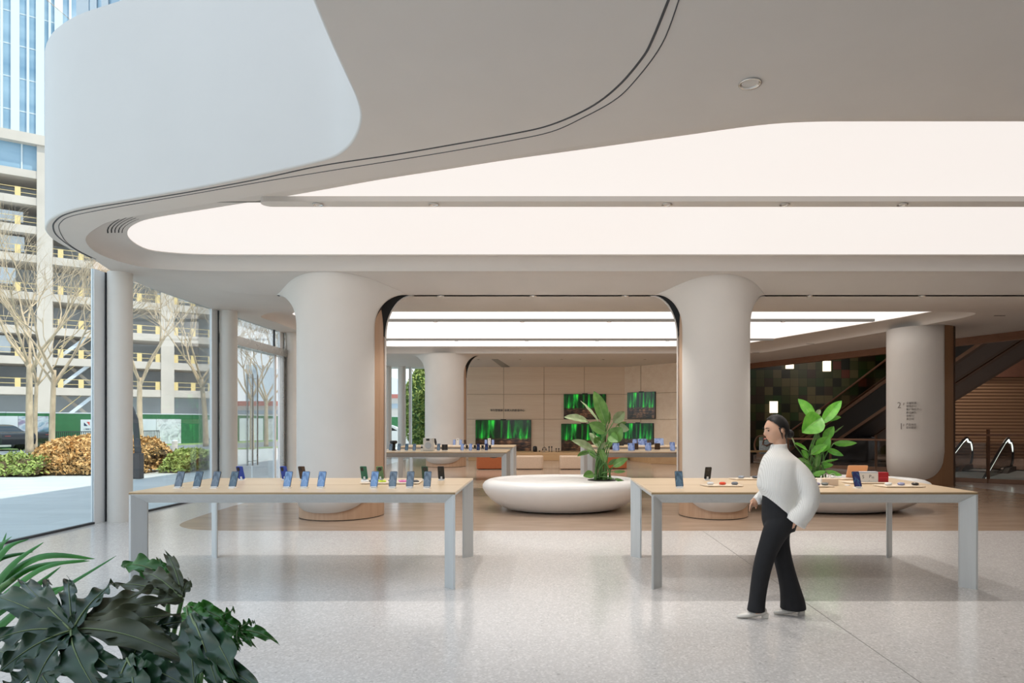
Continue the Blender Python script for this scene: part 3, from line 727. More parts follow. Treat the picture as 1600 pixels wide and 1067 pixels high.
make_table((RX, 17.2, 0), 'rearmost right display table with laptops, behind the row of tablets', 'back display tables', -.35)

# ------------------------------------------------------------ phones
PC = {'blue': pm('phone_cobalt', '2E49A8', .3, .3), 'green': pm('phone_green', '2F6B57', .35, .2), 'sage': pm('phone_sage', '5A7A55', .4, .1), 'dkgreen': pm('phone_dark_green', '2A4A40', .35, .2),
      'blackp': pm('phone_black', '24262A', .3, .3), 'brown': pm('phone_brown', '4A3A32', .35, .2), 'silver': pm('phone_silver', 'B8BCC2', .25, .5), 'gold': pm('camera_ring_gold', 'B8A070', .25, .8)}
def device(w, h, t, screen, body, tilt, stand=True, cam_style='round', nm='smartphone', facing=1, sub=True):
    """local: device stands at origin, screen towards -Y when facing=1, back towards -Y when facing=-1; leans away from / towards the screen side"""
    e = empty(nm, (0, 0, 0))
    z0 = .016
    R = Matrix.Translation((0, 0, z0)) @ Matrix.Rotation(-tilt*1, 4, 'X')
    r = min(.009, w*.12)
    b = MB().rbox((-w/2, -t/2, 0), (w/2, t/2, h), r, 4, axis=1)
    flip = Matrix.Rotation(pi, 4, 'Z') if facing < 0 else Matrix.Identity(4)
    ob('body', b.xf(flip @ R), PC[body] if isinstance(body, str) else body, e)
    s = MB().rbox((-w/2+.0022, -t/2-.0009, .0022), (w/2-.0022, -t/2, h-.0022), r*.85, 4, axis=1)
    ob('screen', s.xf(flip @ R), M[screen], e)
    if facing < 0:
        c = MB()
        if cam_style == 'round':
            c.v = []; 
            pts = [(-w*.0+.023*cos(a*pi/10), t/2, h-.033+.023*sin(a*pi/10)) for a in range(20)]
            c.prism(pts, (0, .003, 0)); cx = 0
            lens = [(0.009, 0), (-.009, 0), (0, .011), (0, -.011)]; lz = h-.033
        else:
            c.rbox((w/2-.036, t/2, h-.058), (w/2-.008, t/2+.003, h-.010), .012, 5, axis=1); cx = w/2-.022; lz = h-.034; lens = [(0, .012), (0, -.010)]
        cb = ob('camera_module', c.xf(flip @ R), M['black'], e)
        l = MB()
        for dx, dz in lens:
            pts = [(cx+dx+.0065*cos(a*pi/8), t/2+.003, lz+dz+.0065*sin(a*pi/8)) for a in range(16)]; l.prism(pts, (0, .0015, 0))
        ob('lens', l.xf(flip @ R), M['dark'], cb)
    if stand:
        st = MB().rbox((-.034, -.03, 0), (.034, .045, .007), .008, 3)
        st.xf(flip); 
        st2 = MB().rbox((-.010, t/2+.0005, -.006), (.010, t/2+.012, .032), .003, 2, axis=1); st2.xf(flip @ R)
        st3 = MB().box((-w*.38, -t/2-.003, -.008), (w*.38, t/2+.004, .0)); st3.xf(flip @ R)
        o = len(st.v); st.v += st2.v; st.f += [tuple(i+o for i in f) for f in st2.f]
        o = len(st.v); st.v += st3.v; st.f += [tuple(i+o for i in f) for f in st3.f]
        ob('charging_stand', st, M['white'], e)
    return e
protos = {}
def put(key, maker, loc, rz=0, label='', cat='phone', group=None, scale=None):
    if key not in protos: protos[key] = r = maker(); 
    else: r = dup(protos[key])
    r.location = loc; r.rotation_euler = (0, 0, rz)
    if scale: r.scale = (scale,)*3
    for k in ('label', 'category', 'group'):
        if k in r: del r[k]
    return setp(r, label, cat, group)
Z1 = TZ
def X_(x, Y): return (x-VX)/F*Y
YF = 6.46; T25 = radians(24)
fr = [(278, 'scr_grey', 'dark teal-lit phone, first from the left end of the front row on the left table'), (307, 'scr_teal', 'dark-screened phone, second from the left in the front row on the left table'),
      (335, 'scr_grey', 'blue-grey phone, third from the left, front row on the left table'), (363, 'scr_teal', 'dark phone standing just before the leftmost cobalt blue phone'),
      (448, 'scr_blue', 'bright blue-screened phone before the second cobalt blue phone'), (475, 'scr_blue', 'bright blue-screened phone standing before the dark brown phone'),
      (501, 'scr_blue', 'bright blue-screened phone standing alone in the middle of the left table'), (584, 'scr_blue', 'blue-screened phone before the left end of the coloured case tray'),
      (613, 'scr_grey', 'grey-screened phone between the lime and pink cases on the left table'), (640, 'scr_grey', 'grey-screened phone standing before the pink case'), (667, 'scr_grey', 'grey-screened phone, rightmost of the front row on the left table')]
for x, s, lab in fr:
    put('f'+s, lambda: device(.074, .162, .0085, s, 'blackp', T25), (X_(x, YF), YF, Z1), 0, lab, 'phone', 'phones in the front row on the left table')
YB = 7.36
bk = [(378, 'blue', 'slab', 'cobalt blue phone seen from behind, leftmost of the back row on the left table', 'l'), (446, 'blue', 'slab', 'cobalt blue phone seen from behind, near the white column', 'l'),
      (474, 'brown', 'slab', 'dark brown phone seen from behind, beside the white column', 'l'), (570, 'green', 'slab', 'emerald green phone seen from behind with two cameras', 'l'),
      (595, 'sage', 'round', 'sage green phone seen from behind with one round camera', 'l'), (665, 'dkgreen', 'round', 'dark green phone seen from behind, partly behind the rightmost front phone', 'l'),
      (690, 'blackp', 'slab', 'black phone seen from behind at the right end of the left table', 'l')]
for x, c, cs, lab, _ in bk:
    put('b'+c+cs, lambda: device(.074, .160, .0085, 'scr_grey', c, T25, cam_style=cs, facing=-1), (X_(x, YB), YB, Z1), 0, lab, 'phone', 'phones in the back row on the left table')
# ------------------------------------------------------------ trays with cases and earbuds
M['traywood'] = pm('tray', 'E4D3BC', .5); M['traydark'] = pm('tray_edge', 'B09070', .5)
def tray(x0, x1, Yc, d, lab, grp=None, skew=.05):
    a = X_(x0, Yc-d/2); b = X_(x1, Yc-d/2)
    e = empty('display_tray', ((a+b)/2, Yc, Z1), label=lab, cat='tray', group=grp)
    hw = (b-a)/2
    pts = [(-hw+skew, -d/2), (hw-.0, -d/2), (hw-.02, d/2), (-hw, d/2)]
    ob('board', MB().prism([(x, y, .004) for x, y in pts], (0, 0, .012)), M['traywood'], e, bevel=.003)
    ob('foot', MB().box((-hw*.7, -d*.35, 0), (hw*.7, d*.35, .004)), M['traydark'], e)
    return e
tray(555, 655, 7.02, .30, 'long pale tray of coloured phone cases on the left table')
def flat_case(): 
    e = empty('phone_case', (0, 0, 0)); return e
cases = [(570, 'EDEBE8', 'clear white phone case lying at the left end of the case tray', 'white'), (583, '2F3338', 'dark phone case lying second on the case tray', 'black'), (597, 'C8DC3C', 'lime green phone case lying on the case tray', 'lime'),
         (613, '3F5070', 'navy phone case lying beside the lime green one', 'navy'), (629, 'E070B0', 'pink phone case lying on the case tray', 'pink'), (648, '34373C', 'charcoal phone case lying at the right end of the case tray', 'charcoal')]
for i, (x, c, lab, cn) in enumerate(cases):
    e = empty('phone_case', (X_(x, 7.02), 7.02, Z1+.016), .35, lab, 'phone case', 'phone cases on the tray')
    ob('shell', MB().rbox((-.037, -.08, 0), (.037, .08, .011), .01, 4), pm('case_'+cn, c, .4), e)
    ob('camera_cutout', MB().lathe([(.018, .011), (.018, .0125)], (-.0, .045, 0), 16), M['black'], e)
def bud(c):
    e = empty('earbud_case', (0, 0, 0)); m = pm('earbud_'+c, c, .2)
    ob('case_base', MB().lathe([(.018, 0), (.028, .004), (.0325, .012), (.033, .0135)], n=24, sx=1.1), m, e, smooth=True)
    ob('case_lid', MB().lathe([(.033, .0142), (.0325, .017), (.027, .025), (.016, .029)], n=24, sx=1.1), m, e, smooth=True)
    return e
trays = [(1099, 1162, 6.66, .16, 'pale tray with three round earbud cases at the left of the right table', [(1110, 'DADCDE', 'white round earbud case, left on the front left tray'), (1129, 'D84A2A', 'bright red round earbud case on the front left tray'), (1148, '6E747C', 'dark grey round earbud case, right on the front left tray')]),
         (1144, 1195, 7.42, .14, 'pale tray at the back of the right table just left of the woman', [(1158, '9AA2AE', 'grey-blue earbud case on the rear tray left of the woman'), (1180, '4A5058', 'charcoal earbud case on the rear tray beside the woman')]),
         (1252, 1304, 6.60, .15, 'pale tray just right of the woman on the right table', [(1276, '8E8CA8', 'lavender earbud case on the tray right of the woman'), (1289, '6A706E', 'grey earbud case beside the lavender one right of the woman')]),
         (1378, 1447, 6.60, .19, 'pale tray at the right end of the right table', [(1388, 'ECECEA', 'white earbud case, left on the rightmost tray'), (1408, '9A9EC0', 'lilac earbud case, middle on the rightmost tray'), (1430, '3A3634', 'black earbud case, right on the rightmost tray')])]
for x0, x1, Yc, d, lab, bs in trays:
    tray(x0, x1, Yc, d, lab, 'earbud trays')
    for x, c, bl in bs:
        put('bud'+c, lambda: bud(c), (X_(x, Yc), Yc, Z1+.016), 0, bl, 'earbud case', 'earbud cases on trays')
tray(1324, 1394, 6.98, .16, 'pale tray under the white box set on the right table')
tray(1262, 1308, 7.42, .12, 'narrow pale tray behind the white glasses box'); tray(1312, 1345, 7.42, .12, 'short pale tray under the rose gold tablet')
o = ob('charging_puck', MB().lathe([(.024, 0), (.027, .003), (.026, .007), (.02, .009)], (X_(1324, 6.72), 6.72, Z1), 20), M['white'], smooth=True); setp(o, 'small white charging puck beside the navy-screened phone', 'charger')
put('fgrey2', lambda: device(.078, .165, .0085, 'scr_teal', 'blackp', T25), (X_(1062, YF), YF, Z1), 0, 'dark-screened phone near the left end of the right table', 'phone')
put('bblk', lambda: device(.074, .150, .0085, 'scr_grey', 'blackp', T25, cam_style='round', facing=-1), (X_(1105, YB), YB, Z1), 0, 'black phone seen from behind with round camera on the right table', 'phone')
put('fnavy', lambda: device(.074, .162, .0085, 'scr_navy', 'blackp', T25), (X_(1341, 6.45), 6.45, Z1), 0, 'phone with navy screen leaning before the white box set', 'phone')
# white box set with red box
def boxset():
    Yb = 6.98; zb = Z1+.016
    a = X_(1336, Yb); b = X_(1370, Yb); c = X_(1386, Yb)
    e = empty('product_box', ((a+b)/2, Yb, zb), label='open white product box with small letters, standing beside the red box', cat='box')
    w = b-a
    ob('box_body', MB().box((-w/2, -.03, 0), (w/2, .03, .108)), M['white'], e, bevel=.002)
    ob('box_lid', MB().box((-w/2+.002, -.031, .096), (w/2-.002, .031, .112)), M['poster'], e)
    bpy_text('P₁₁', (0.045, -.0315, .045), .05, M['dark'], e, 'lettering'); bpy_text('▪▪', (.02, -.0315, .012), .012, M['dark'], e, 'lettering')
    bpy_text('S', (-.045, -.0315, .04), .05, M['dark'], e, 'lettering')
    r = empty('product_box', ((b+c)/2, Yb, zb), label='bright red square product box at the right of the white one', cat='box'); w2 = c-b
    ob('box_body', MB().box((-w2/2, -.03, 0), (w2/2, .03, .105)), pm('red_card', 'B02430', .4), r, bevel=.002)
    ob('label_strip', MB().box((-w2/2+.01, -.0306, .045), (w2/2-.01, -.03, .05)), pm('red_card_light', 'D0525A', .4), r)
def bpy_text(s, loc, size, mat, parent, name, rot=(pi/2, 0, 0), align='CENTER', ext=.0005, font=None):
    cu = bpy.data.curves.new(name, 'FONT'); cu.body = s; cu.size = size; cu.extrude = ext; cu.align_x = align; cu.materials.append(mat); cu.resolution_u = 3
    t = bpy.data.objects.new('text', cu); COL.objects.link(t); bpy.context.view_layer.update()
    me = bpy.data.meshes.new_from_object(t.evaluated_get(bpy.context.evaluated_depsgraph_get())); bpy.data.objects.remove(t); bpy.data.curves.remove(cu)
    o = bpy.data.objects.new(name, me); COL.objects.link(o); o.location = loc; o.rotation_euler = rot; o.parent = parent
    if not me.materials: me.materials.append(mat)
    return o
boxset()
# rose tablet, glasses on a white box
e = empty('tablet', (X_(1337, 7.45), 7.45, Z1+.016), .0, 'rose gold tablet seen from behind, leaning on the right table', 'tablet')
R = Matrix.Translation((0, 0, .006)) @ Matrix.Rotation(radians(-26), 4, 'X')
fl_ = Matrix.Rotation(pi, 4, 'Z')
ob('back_cover', MB().rbox((-.115, -.004, 0), (.115, .004, .155), .012, 4, axis=1).xf(Matrix.Translation((0, 0, .006)) @ Matrix.Shear('XZ', 4, (0.0, 0)) @ Matrix.Rotation(radians(22), 4, 'X')), pm('rose_gold', 'E0AA80', .35, .2), e)
ob('camera_lens', MB().sphere((.098, -.008, .15), .006, 10, 6), M['black'], e)
ob('stand', MB().box((-.05, 0, 0), (.05, .08, .006)), M['white'], e)
e = empty('white_box', (X_(1294, 6.75), 6.75, Z1), 0, 'plain white box carrying a pair of clear glasses', 'box')
ob('box_body', MB().box((-.085, -.05, 0), (.085, .05, .075)), pm('cream_card', 'E6D2BC', .5), e, bevel=.003)
ob('box_side', MB().box((-.098, -.048, 0), (-.085, .048, .073)), M['white'], e)
g = empty('glasses', (X_(1294, 6.78), 6.78, Z1+.0785), 0, 'thin-framed smart glasses resting on the white box', 'glasses')
def ring(cx, w, h, zc, r=.0022):
    return [(cx+w*cos(a*pi/10), -.03, zc+h*sin(a*pi/10)) for a in range(21)]
fm = MB(); fm.tube(ring(-.033, .027, .021, .024), .0028, 6); fm.tube(ring(.033, .027, .021, .024), .0028, 6); fm.tube([(-.008, -.03, .028), (0, -.03, .032), (.008, -.03, .028)], .002, 6)
ob('frame', fm, pm('glasses_frame', 'BFB6AC', .3, .4), g, smooth=True)
for s_ in (-1, 1): ob('temple', MB().tube([(s_*.06, -.03, .03), (s_*.063, .04, .03), (s_*.06, .09, .012)], .002, 6), M['dark'], g, smooth=True)

# ------------------------------------------------------------ goods on the back tables
YA = 14.7
A = [(610, 'scr_grey', 'grey phone left of the black capsule device on the back left table'), (623, 'scr_grey', 'grey phone right of the black capsule device on the back left table'), (635, 'scr_teal', 'grey phone before the far glass wall, third on the back left table'), (647, 'scr_grey', 'grey phone just left of the small smartwatch on the back left table'),
     (685, 'scr_grey', 'grey phone between the white cube and the folding phone'), (722, 'scr_tab', 'lilac-blue phone, first of the four at the right of the back left table'), (735, 'scr_tab', 'lilac-blue phone, second of the four at the right of the back left table'),
     (747, 'scr_navy', 'navy phone, third of the four at the right of the back left table'), (760, 'scr_navy', 'navy phone nearest the right end of the back left table')]
for x, s, lab in A:
    put('f'+s, lambda: device(.074, .162, .0085, s, 'blackp', T25), (X_(x, YA), YA, Z1), 0, lab, 'phone', 'phones on the back left table')
def hourglass():
    e = empty('watch_stand', (0, 0, 0))
    ob('strap', MB().prism([(-.03, 0, .02), (.03, 0, .02), (.022, 0, .07), (.034, 0, .12), (-.034, 0, .12), (-.022, 0, .07)], (0, .02, 0)), M['black'], e, bevel=.003)
    ob('foot', MB().rbox((-.035, -.04, 0), (.035, .05, .014), .01, 3), M['white'], e); ob('prop', MB().box((-.006, -.006, .014), (.006, .004, .045)), M['white'], e)
    return e
for i, (x, lab) in enumerate(((729.5, 'first'), (742, 'second'), (754, 'third'), (765.5, 'fourth'))):
    put('hg', hourglass, (X_(x, 15.1), 15.1, Z1), 0, 'black waisted case on a prop, %s from the left on the crowded back table' % lab, 'display stand', 'black cases on props'
        )
e = empty('capsule_device', (X_(615, 14.95), 14.95, Z1), 0, 'black capsule-shaped device with a rounded head on the back left table', 'device')
ob('base', MB().lathe([(.06, 0), (.065, .01), (.06, .02)], n=24), M['dark'], e, smooth='auto'); ob('column', MB().lathe([(.04, .02), (.042, .16)], n=20), M['black'], e, smooth='auto')
ob('head', MB().lathe([(.05, .15), (.08, .17), (.088, .20), (.08, .225), (.05, .235)], n=24), M['black'], e, smooth='auto'); ob('display_ring', MB().lathe([(.086, .19), (.0885, .20), (.086, .21)], n=24, cap=False), M['dark'], e, smooth=True)
e = empty('smart_watch', (X_(659, 14.75), 14.75, Z1), 0, 'small white smartwatch upright beside the white cube', 'watch')
ob('strap', MB().rbox((-.022, 0, .01), (.022, .012, .15), .01, 4, axis=1), M['white'], e); ob('dial', MB().lathe([(.021, 0), (.021, .012)], n=20).xf(Matrix.Translation((0, .0, .08)) @ Matrix.Rotation(pi/2, 4, 'X')), M['black'], e); ob('foot', MB().rbox((-.03, -.03, 0), (.03, .04, .012), .01, 3), M['white'], e)
e = empty('white_cube', (X_(670, 14.75), 14.75, Z1), 0, 'white appliance cube with a round door and dark display', 'appliance')
ob('case', MB().box((-.115, -.08, 0), (.115, .08, .30)), M['white'], e, bevel=.01)
ob('round_door', MB().lathe([(.075, 0), (.075, .006), (.06, .012), (.045, .004)], n=32).xf(Matrix.Translation((0, -.08, .13)) @ Matrix.Rotation(pi/2, 4, 'X')), M['poster'], e, smooth='auto')
ob('display', MB().box((-.045, -.084, .235), (.03, -.08, .285)), M['dark'], e)
e = empty('folding_phone', (X_(695, 14.8), 14.8, Z1), 0, 'unfolded dark folding phone seen from behind', 'phone')
ob('panel', MB().rbox((-.068, -.004, .018), (-.001, .004, .15), .006, 3, axis=1).xf(Matrix.Rotation(.12, 4, 'X')), M['dark'], e); ob('panel', MB().rbox((.001, -.004, .018), (.068, .004, .15), .006, 3, axis=1).xf(Matrix.Rotation(.12, 4, 'X')), M['dark'], e)
ob('foot', MB().rbox((-.06, -.04, 0), (.06, .05, .014), .01, 3), M['white'], e); ob('camera', MB().sphere((.045, -.018, .13), .01, 10, 6), M['black'], e)
e = empty('angled_tablet', (X_(679, 15.3), 15.3, Z1), .4, 'slim black device leaning just behind the white cube', 'device')
ob('panel', MB().prism([(-.05, 0, .2), (-.01, 0, .2), (.02, 0, .12), (.05, 0, .1), (.05, 0, .19), (.03, 0, .27), (-.03, 0, .27)], (0, .01, 0)), M['dark'], e); ob('post', MB().tube([(0, .01, 0), (0, .005, .15)], .012, 10), M['white'], e)
YBt = 18.1
for x, s, lab in ((709.5, 'scr_tab', 'lilac-screened phone, left on the rearmost left table'), (719.5, 'scr_tab', 'lilac-screened phone, second on the rearmost left table'), (759, 'scr_tab', 'lilac-screened phone before the forest screen, left of the white prop'), (770, 'scr_tab', 'lilac-screened phone near the right end of the rearmost left table')):
    put('f'+s, lambda: device(.074, .162, .0085, s, 'blackp', T25), (X_(x, YBt), YBt, Z1), 0, lab, 'phone', 'phones on the rearmost left table')
put('bbrownslab', lambda: device(.074, .160, .0085, 'scr_grey', 'brown', T25, cam_style='slab', facing=-1), (X_(727, YBt), YBt, Z1), 0, 'brown phone seen from behind on the rearmost left table', 'phone')
for x, lab in ((715, 'white upright card with a black dot between two lilac phones'), (764.5, 'white upright card with a black dot behind the navy phones')):
    e = empty('white_card', (X_(x, 18.3), 18.3, Z1), 0, lab, 'card'); ob('card', MB().rbox((-.04, 0, 0), (.04, .012, .20), .01, 3, axis=1), M['white'], e); ob('dot', MB().lathe([(.012, 0), (.012, .003)], n=16).xf(Matrix.Translation((0, 0, .16)) @ Matrix.Rotation(pi/2, 4, 'X')), M['black'], e)
# tablets
YC = 14.6
for x, w, h, lab in ((962.5, .155, .175, 'upright tablet nearest the potted plant on the back right table'), (986.5, .155, .175, 'upright tablet, second from the potted plant on the back right table'), (1013, .145, .185, 'upright tablet, third from the potted plant on the back right table'), (1051, .12, .20, 'tablet cut off by the near right column')):
    key = 'tab%s' % w
    put(key, lambda: device(w, h, .008, 'scr_tab', 'silver', radians(18), nm='tablet'), (X_(x, YC), YC, Z1), 0, lab, 'tablet', 'tablets on the back right table')
for x, lab in ((957, 'dark tablet cover standing behind the first tablet'), (993, 'dark tablet cover standing behind the second tablet'), (1027, 'dark brown tablet cover, rightmost on the back right table')):
    e = empty('tablet_cover', (X_(x, 15.2), 15.2, Z1), 0, lab, 'tablet cover', 'tablet covers on the back right table')
    ob('cover', MB().rbox((-.065, -.004, .01), (.065, .004, .165), .008, 3, axis=1).xf(Matrix.Rotation(.15, 4, 'X')), PC['brown'], e); ob('foot', MB().rbox((-.05, -.04, 0), (.05, .05, .012), .01, 3), M['white'], e)
YD = 18.1
for x, w, h, lab in ((992, .13, .17, 'small tablet on the rearmost right table left of the wide one'), (1004, .26, .18, 'wide white-edged tablet in the middle of the rearmost right table')):
    put('tabD%s' % w, lambda: device(w, h, .008, 'scr_tab', 'silver', radians(18), nm='tablet'), (X_(x, YD), YD, Z1), 0, lab, 'tablet', 'tablets on the rearmost right table')
def laptop(x, w, back, lab):
    e = empty('laptop', (X_(x, YD), YD, Z1), 0, lab, 'laptop')
    ob('keyboard_deck', MB().rbox((-w/2, -.11, 0), (w/2, .11, .012), .01, 3), M['dark'] if back else PC['silver'], e)
    ob('lid', MB().rbox((-w/2, 0, 0), (w/2, .006, .2), .008, 3, axis=1).xf(Matrix.Translation((0, .11 if not back else -.10, .012)) @ Matrix.Rotation(-.3 if not back else .3, 4, 'X')), M['dark'] if back else PC['silver'], e)
    if not back: ob('screen', MB().box((-w/2+.006, -.0015, .008), (w/2-.006, 0, .194)).xf(Matrix.Translation((0, .11, .012)) @ Matrix.Rotation(-.3, 4, 'X')), M['scr_tab'], e)
laptop(966, .30, True, 'dark laptop seen from behind near the potted plant on the rearmost table'); laptop(1031, .27, False, 'silver laptop with blue screen at the right of the rearmost table')
e = empty('speaker', (X_(1017, 18.3), 18.3, Z1), 0, 'small black round speaker between tablet and laptop', 'speaker'); ob('body', MB().lathe([(.03, 0), (.05, .02), (.05, .07), (.03, .1)], n=20), M['black'], e, smooth=True); ob('top_ring', MB().lathe([(.03, .1), (.032, .103), (.02, .104)], n=20), M['dark'], e)

# ------------------------------------------------------------ screens on the veneered walls
def tv(a, b, z0, z1, lab, nrm):
    a = Vector(a); b = Vector(b); d = (b-a).normalized(); w = (b-a).length; n = Vector(nrm)
    e = empty('wall_screen', (a+b)/2+Vector((0, 0, z0)), atan2(d.y, d.x), lab, 'screen', 'forest screens on the veneered wall')
    h = z1-z0
    ob('casing', MB().box((-w/2, -.0, 0), (w/2, .05, h)), M['black'], e); ob('display', MB().box((-w/2+.012, -.004, .03), (w/2-.012, -.0005, h-.012)), M['forest'], e)
    ob('camera_bar', MB().box((-.12, .0, h), (.12, .03, h+.03)), M['black'], e)
def zz(y, Y): return H-(y-HY)*Y/F
Yt = 27.93
for x0, x1, y0_, y1_, lab in ((743, 830, 656, 706.5, 'largest forest screen, at the left of the veneered wall below the lettering'), (881, 947, 615.5, 654.5, 'upper forest screen right of centre, above another one'), (877, 947, 662, 706.5, 'lower forest screen directly behind the potted plant')):
    tv((X_(x0, Yt), Yt, 0), (X_(x1, Yt), Yt, 0), zz(y1_, Yt), zz(y0_, Yt), lab, (0, -1, 0))
def onw(x):
    # intersection of pixel column with the angled wall
    s = (x-VX)/F; # X = s*Y ; wa + dw*u
    u = (s*wa.y-wa.x)/(dw.x-s*dw.y); return wa+dw*u+nw*.06
a, b = onw(981.5), onw(1025); tv(a, b, zz(654.5, a.y), zz(613.5, a.y), 'upper dark forest screen on the angled wall section', nw)
a, b = onw(974), onw(1022); tv(a, b, zz(703, a.y), zz(661, a.y), 'lower green forest screen on the angled wall section above the laptops', nw)
le = empty('wall_lettering', (X_(793, 27.99), 27.985, zz(642.5, 28)), 0, 'row of small dark Chinese characters on the veneered wall', 'lettering')
bpy_text('华为智慧屏  全家人的影音中心', (0, 0, 0), .112, M['dark'], le, 'characters', ext=.006)
# goods on the plinth
e = empty('speaker', (X_(836, 27.2), 27.2, .33), 0, 'round black speaker, largest item on the wood ledge', 'speaker')
ob('body', MB().lathe([(.07, 0), (.09, .02), (.095, .10), (.09, .2), (.06, .235), (.0, .24)], n=24, cap=False), M['black'], e, smooth=True); ob('light_ring', MB().lathe([(.062, .236), (.06, .24), (.05, .241)], n=24, cap=False), M['steel'], e)
e = empty('sound_puck', (X_(843, 27.2), 27.2, .33), 0, 'tiny black puck right of the round black speaker', 'device'); ob('body', MB().lathe([(.02, 0), (.026, .02), (.02, .05)], n=16), M['black'], e); ob('cap', MB().lathe([(.015, .05), (.01, .055)], n=16), M['dark'], e)
e = empty('headphones', (X_(850.5, 27.2), 27.2, .33), 0, 'black headphones on a stand on the wood ledge', 'headphones')
ob('headband', MB().tube([(.075*cos(a*pi/10), 0, .11+.08*sin(a*pi/10)) for a in range(11)], .011, 8), M['black'], e, smooth=True)
for s_ in (-1, 1): ob('ear_cup', MB().sphere((s_*.07, 0, .09), (.025, .04, .045), 14, 8), M['black'], e, smooth=True)
ob('stand', MB().lathe([(.05, 0), (.05, .01), (.008, .015), (.008, .18)], n=16), M['steel'], e)
for i, x in enumerate((858, 862, 869, 873)):
    hh = .2 if i < 2 else .12
    e = empty('remote', (X_(x, 27.2), 27.2, .33), 0, ['tall black stick device on the ledge, left of the two tall ones', 'tall black stick device on the ledge, right of the two tall ones', 'short black stick device on the ledge, left of the two short ones', 'short black stick device beside the lower forest screen'][i], 'device', 'stick devices on the ledge')
    ob('stem', MB().lathe([(.022, 0), (.022, .008), (.014, .012), (.014, hh)], n=14), M['black'], e); ob('head', MB().sphere((0, 0, hh), (.03, .03, .035), 12, 8), M['black'], e, smooth=True)
# stools
def stool(x0, x1, Yc, mat, lab, hh=.45):
    a = X_(x0, Yc); b = X_(x1, Yc); e = empty('bench_stool', ((a+b)/2, Yc+.3, 0), 0, lab, 'stool', 'block stools before the ledge')
    w = (b-a)/2
    ob('seat_block', MB().rbox((-w, -.3, .02), (w, .3, hh), .09, 5), mat, e, bevel=.035); ob('base', MB().rbox((-w+.05, -.25, 0), (w-.05, .25, .02), .08, 4), M['black'], e)
stool(744, 792, 21.4, M['redwood'], 'rust orange block stool behind the left back tables'); stool(806, 848.7, 21.4, M['beigeup'], 'beige block stool in the middle of the ledge, right of the left tables')
stool(874.5, 919, 21.4, M['beigeup'], 'beige block stool just left of the potted plant'); stool(936, 980, 21.6, M['redwood'], 'rust orange block stool behind the potted plant')
# ------------------------------------------------------------ planters
def planter(cx, cy, a, b, lab, hh=.56):
    e = empty('planter_bowl', (cx, cy, 0), 0, lab, 'planter', 'boat-shaped planters')
    prof = [(.62, .012), (.70, .03), (.80, .10), (.90, .20), (.965, .31), (1.0, .40), (.998, .46), (.975, .51), (.93, .545), (.885, hh), (.85, hh), (.83, .545), (.81, .50)]
    ob('bowl', MB().lathe(prof, n=96, cap=False, sx=a, sy=b), M['ceramic'], e, smooth=True)
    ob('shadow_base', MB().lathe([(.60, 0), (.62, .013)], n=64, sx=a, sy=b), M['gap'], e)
    ob('lid_top', MB().lathe([(.82, .525), (.80, .53), (.0, .535)], n=64, cap=False, sx=a, sy=b), M['ceramic'], e, smooth=True)
    return e
P1 = planter(.30, 11.75, 1.46, 1.05, 'white boat-shaped planter between the near tables holding a tall leafy plant')
P2 = planter(5.25, 11.75, 1.75, 1.05, 'white boat-shaped planter behind the right near table')
# ------------------------------------------------------------ potted bird of paradise plants
def blade(base, tip, width, droop=.1, fold=.25, nrm=(0, -1, 0), nl=12, nw=6, twist=0, rag=0):
    """leaf blade from base to tip, folded on the midrib"""
    base = Vector(base); tip = Vector(tip); d = tip-base; L = d.length; dn = d.normalized(); n = Vector(nrm); s = dn.cross(n).normalized()
    if s.length < .1: s = Vector((1, 0, 0))
    n = s.cross(dn).normalized(); s = (Matrix.Rotation(twist, 3, dn) @ s); n = Matrix.Rotation(twist, 3, dn) @ n
    rows = []
    for i in range(nl+1):
        t = i/nl; wd = width/2*(sin(pi*min(1, t**.85*1.0))**.75 if 0 < t < 1 else .02)
        c = base+d*t+Vector((0, 0, -droop*(t*t)*L))+Vector((0, 0, droop*t*L))
        row = []
        for j in range(-nw, nw+1):
            u = j/nw; row.append(c+s*(wd*u)*cos(fold)+n*(abs(u)*wd*sin(fold))+n*(.012*sin(t*23+u*3)*abs(u)*L*rag))
        rows.append(row)
    mb = MB().grid(rows); mid = MB().tube([base+d*t+Vector((0, 0, -droop*(t*t)*L+droop*t*L))-n*.001 for t in [k/8 for k in range(9)]], [max(.0015, .005*(1-k/9)) for k in range(9)], 6)
    return mb, mid
def bird_plant(root, leaves, base, mats):
    """leaves: (base px xy, tip px xy, width m, Y, twist, material key)"""
    for i, (bx, by, tx, ty, wd, Y, Y2, tw, mk) in enumerate(leaves):
        b = W(bx, by, Y); t = W(tx, ty, Y2); g = Vector(base)+Vector((random.uniform(-.16, .16), random.uniform(-.12, .12), 0))
        mid1 = g.lerp(b, .5)+Vector(((b.x-g.x)*-.25, 0, .05))
        st = MB().tube(catmull([g, mid1, b], 5), [.016-.008*k/10 for k in range(11)], 7)
        so = ob('leaf_stem', st, M['stem'], root, smooth=True, world=True)
        mb, md = blade(b, t, wd, .12, .28, twist=tw, rag=.6)
        lf = ob('leaf_blade', mb, M[mk], root, smooth=True, world=True, fix=False)
        ob('midrib', md, M['leaf_pale'], lf, smooth=True, world=True)
Yp = 11.75
e = empty('bird_of_paradise_plant', W(940, 756, Yp)*1.0, 0, 'tall bird of paradise plant growing from the planter between the tables', 'plant')
e.location = (X_(940, Yp), Yp, .53)
ob('soil', MB().lathe([(.28, 0), (.22, .012), (0, .015)], n=24, cap=False), M['soil'], e, smooth=True)
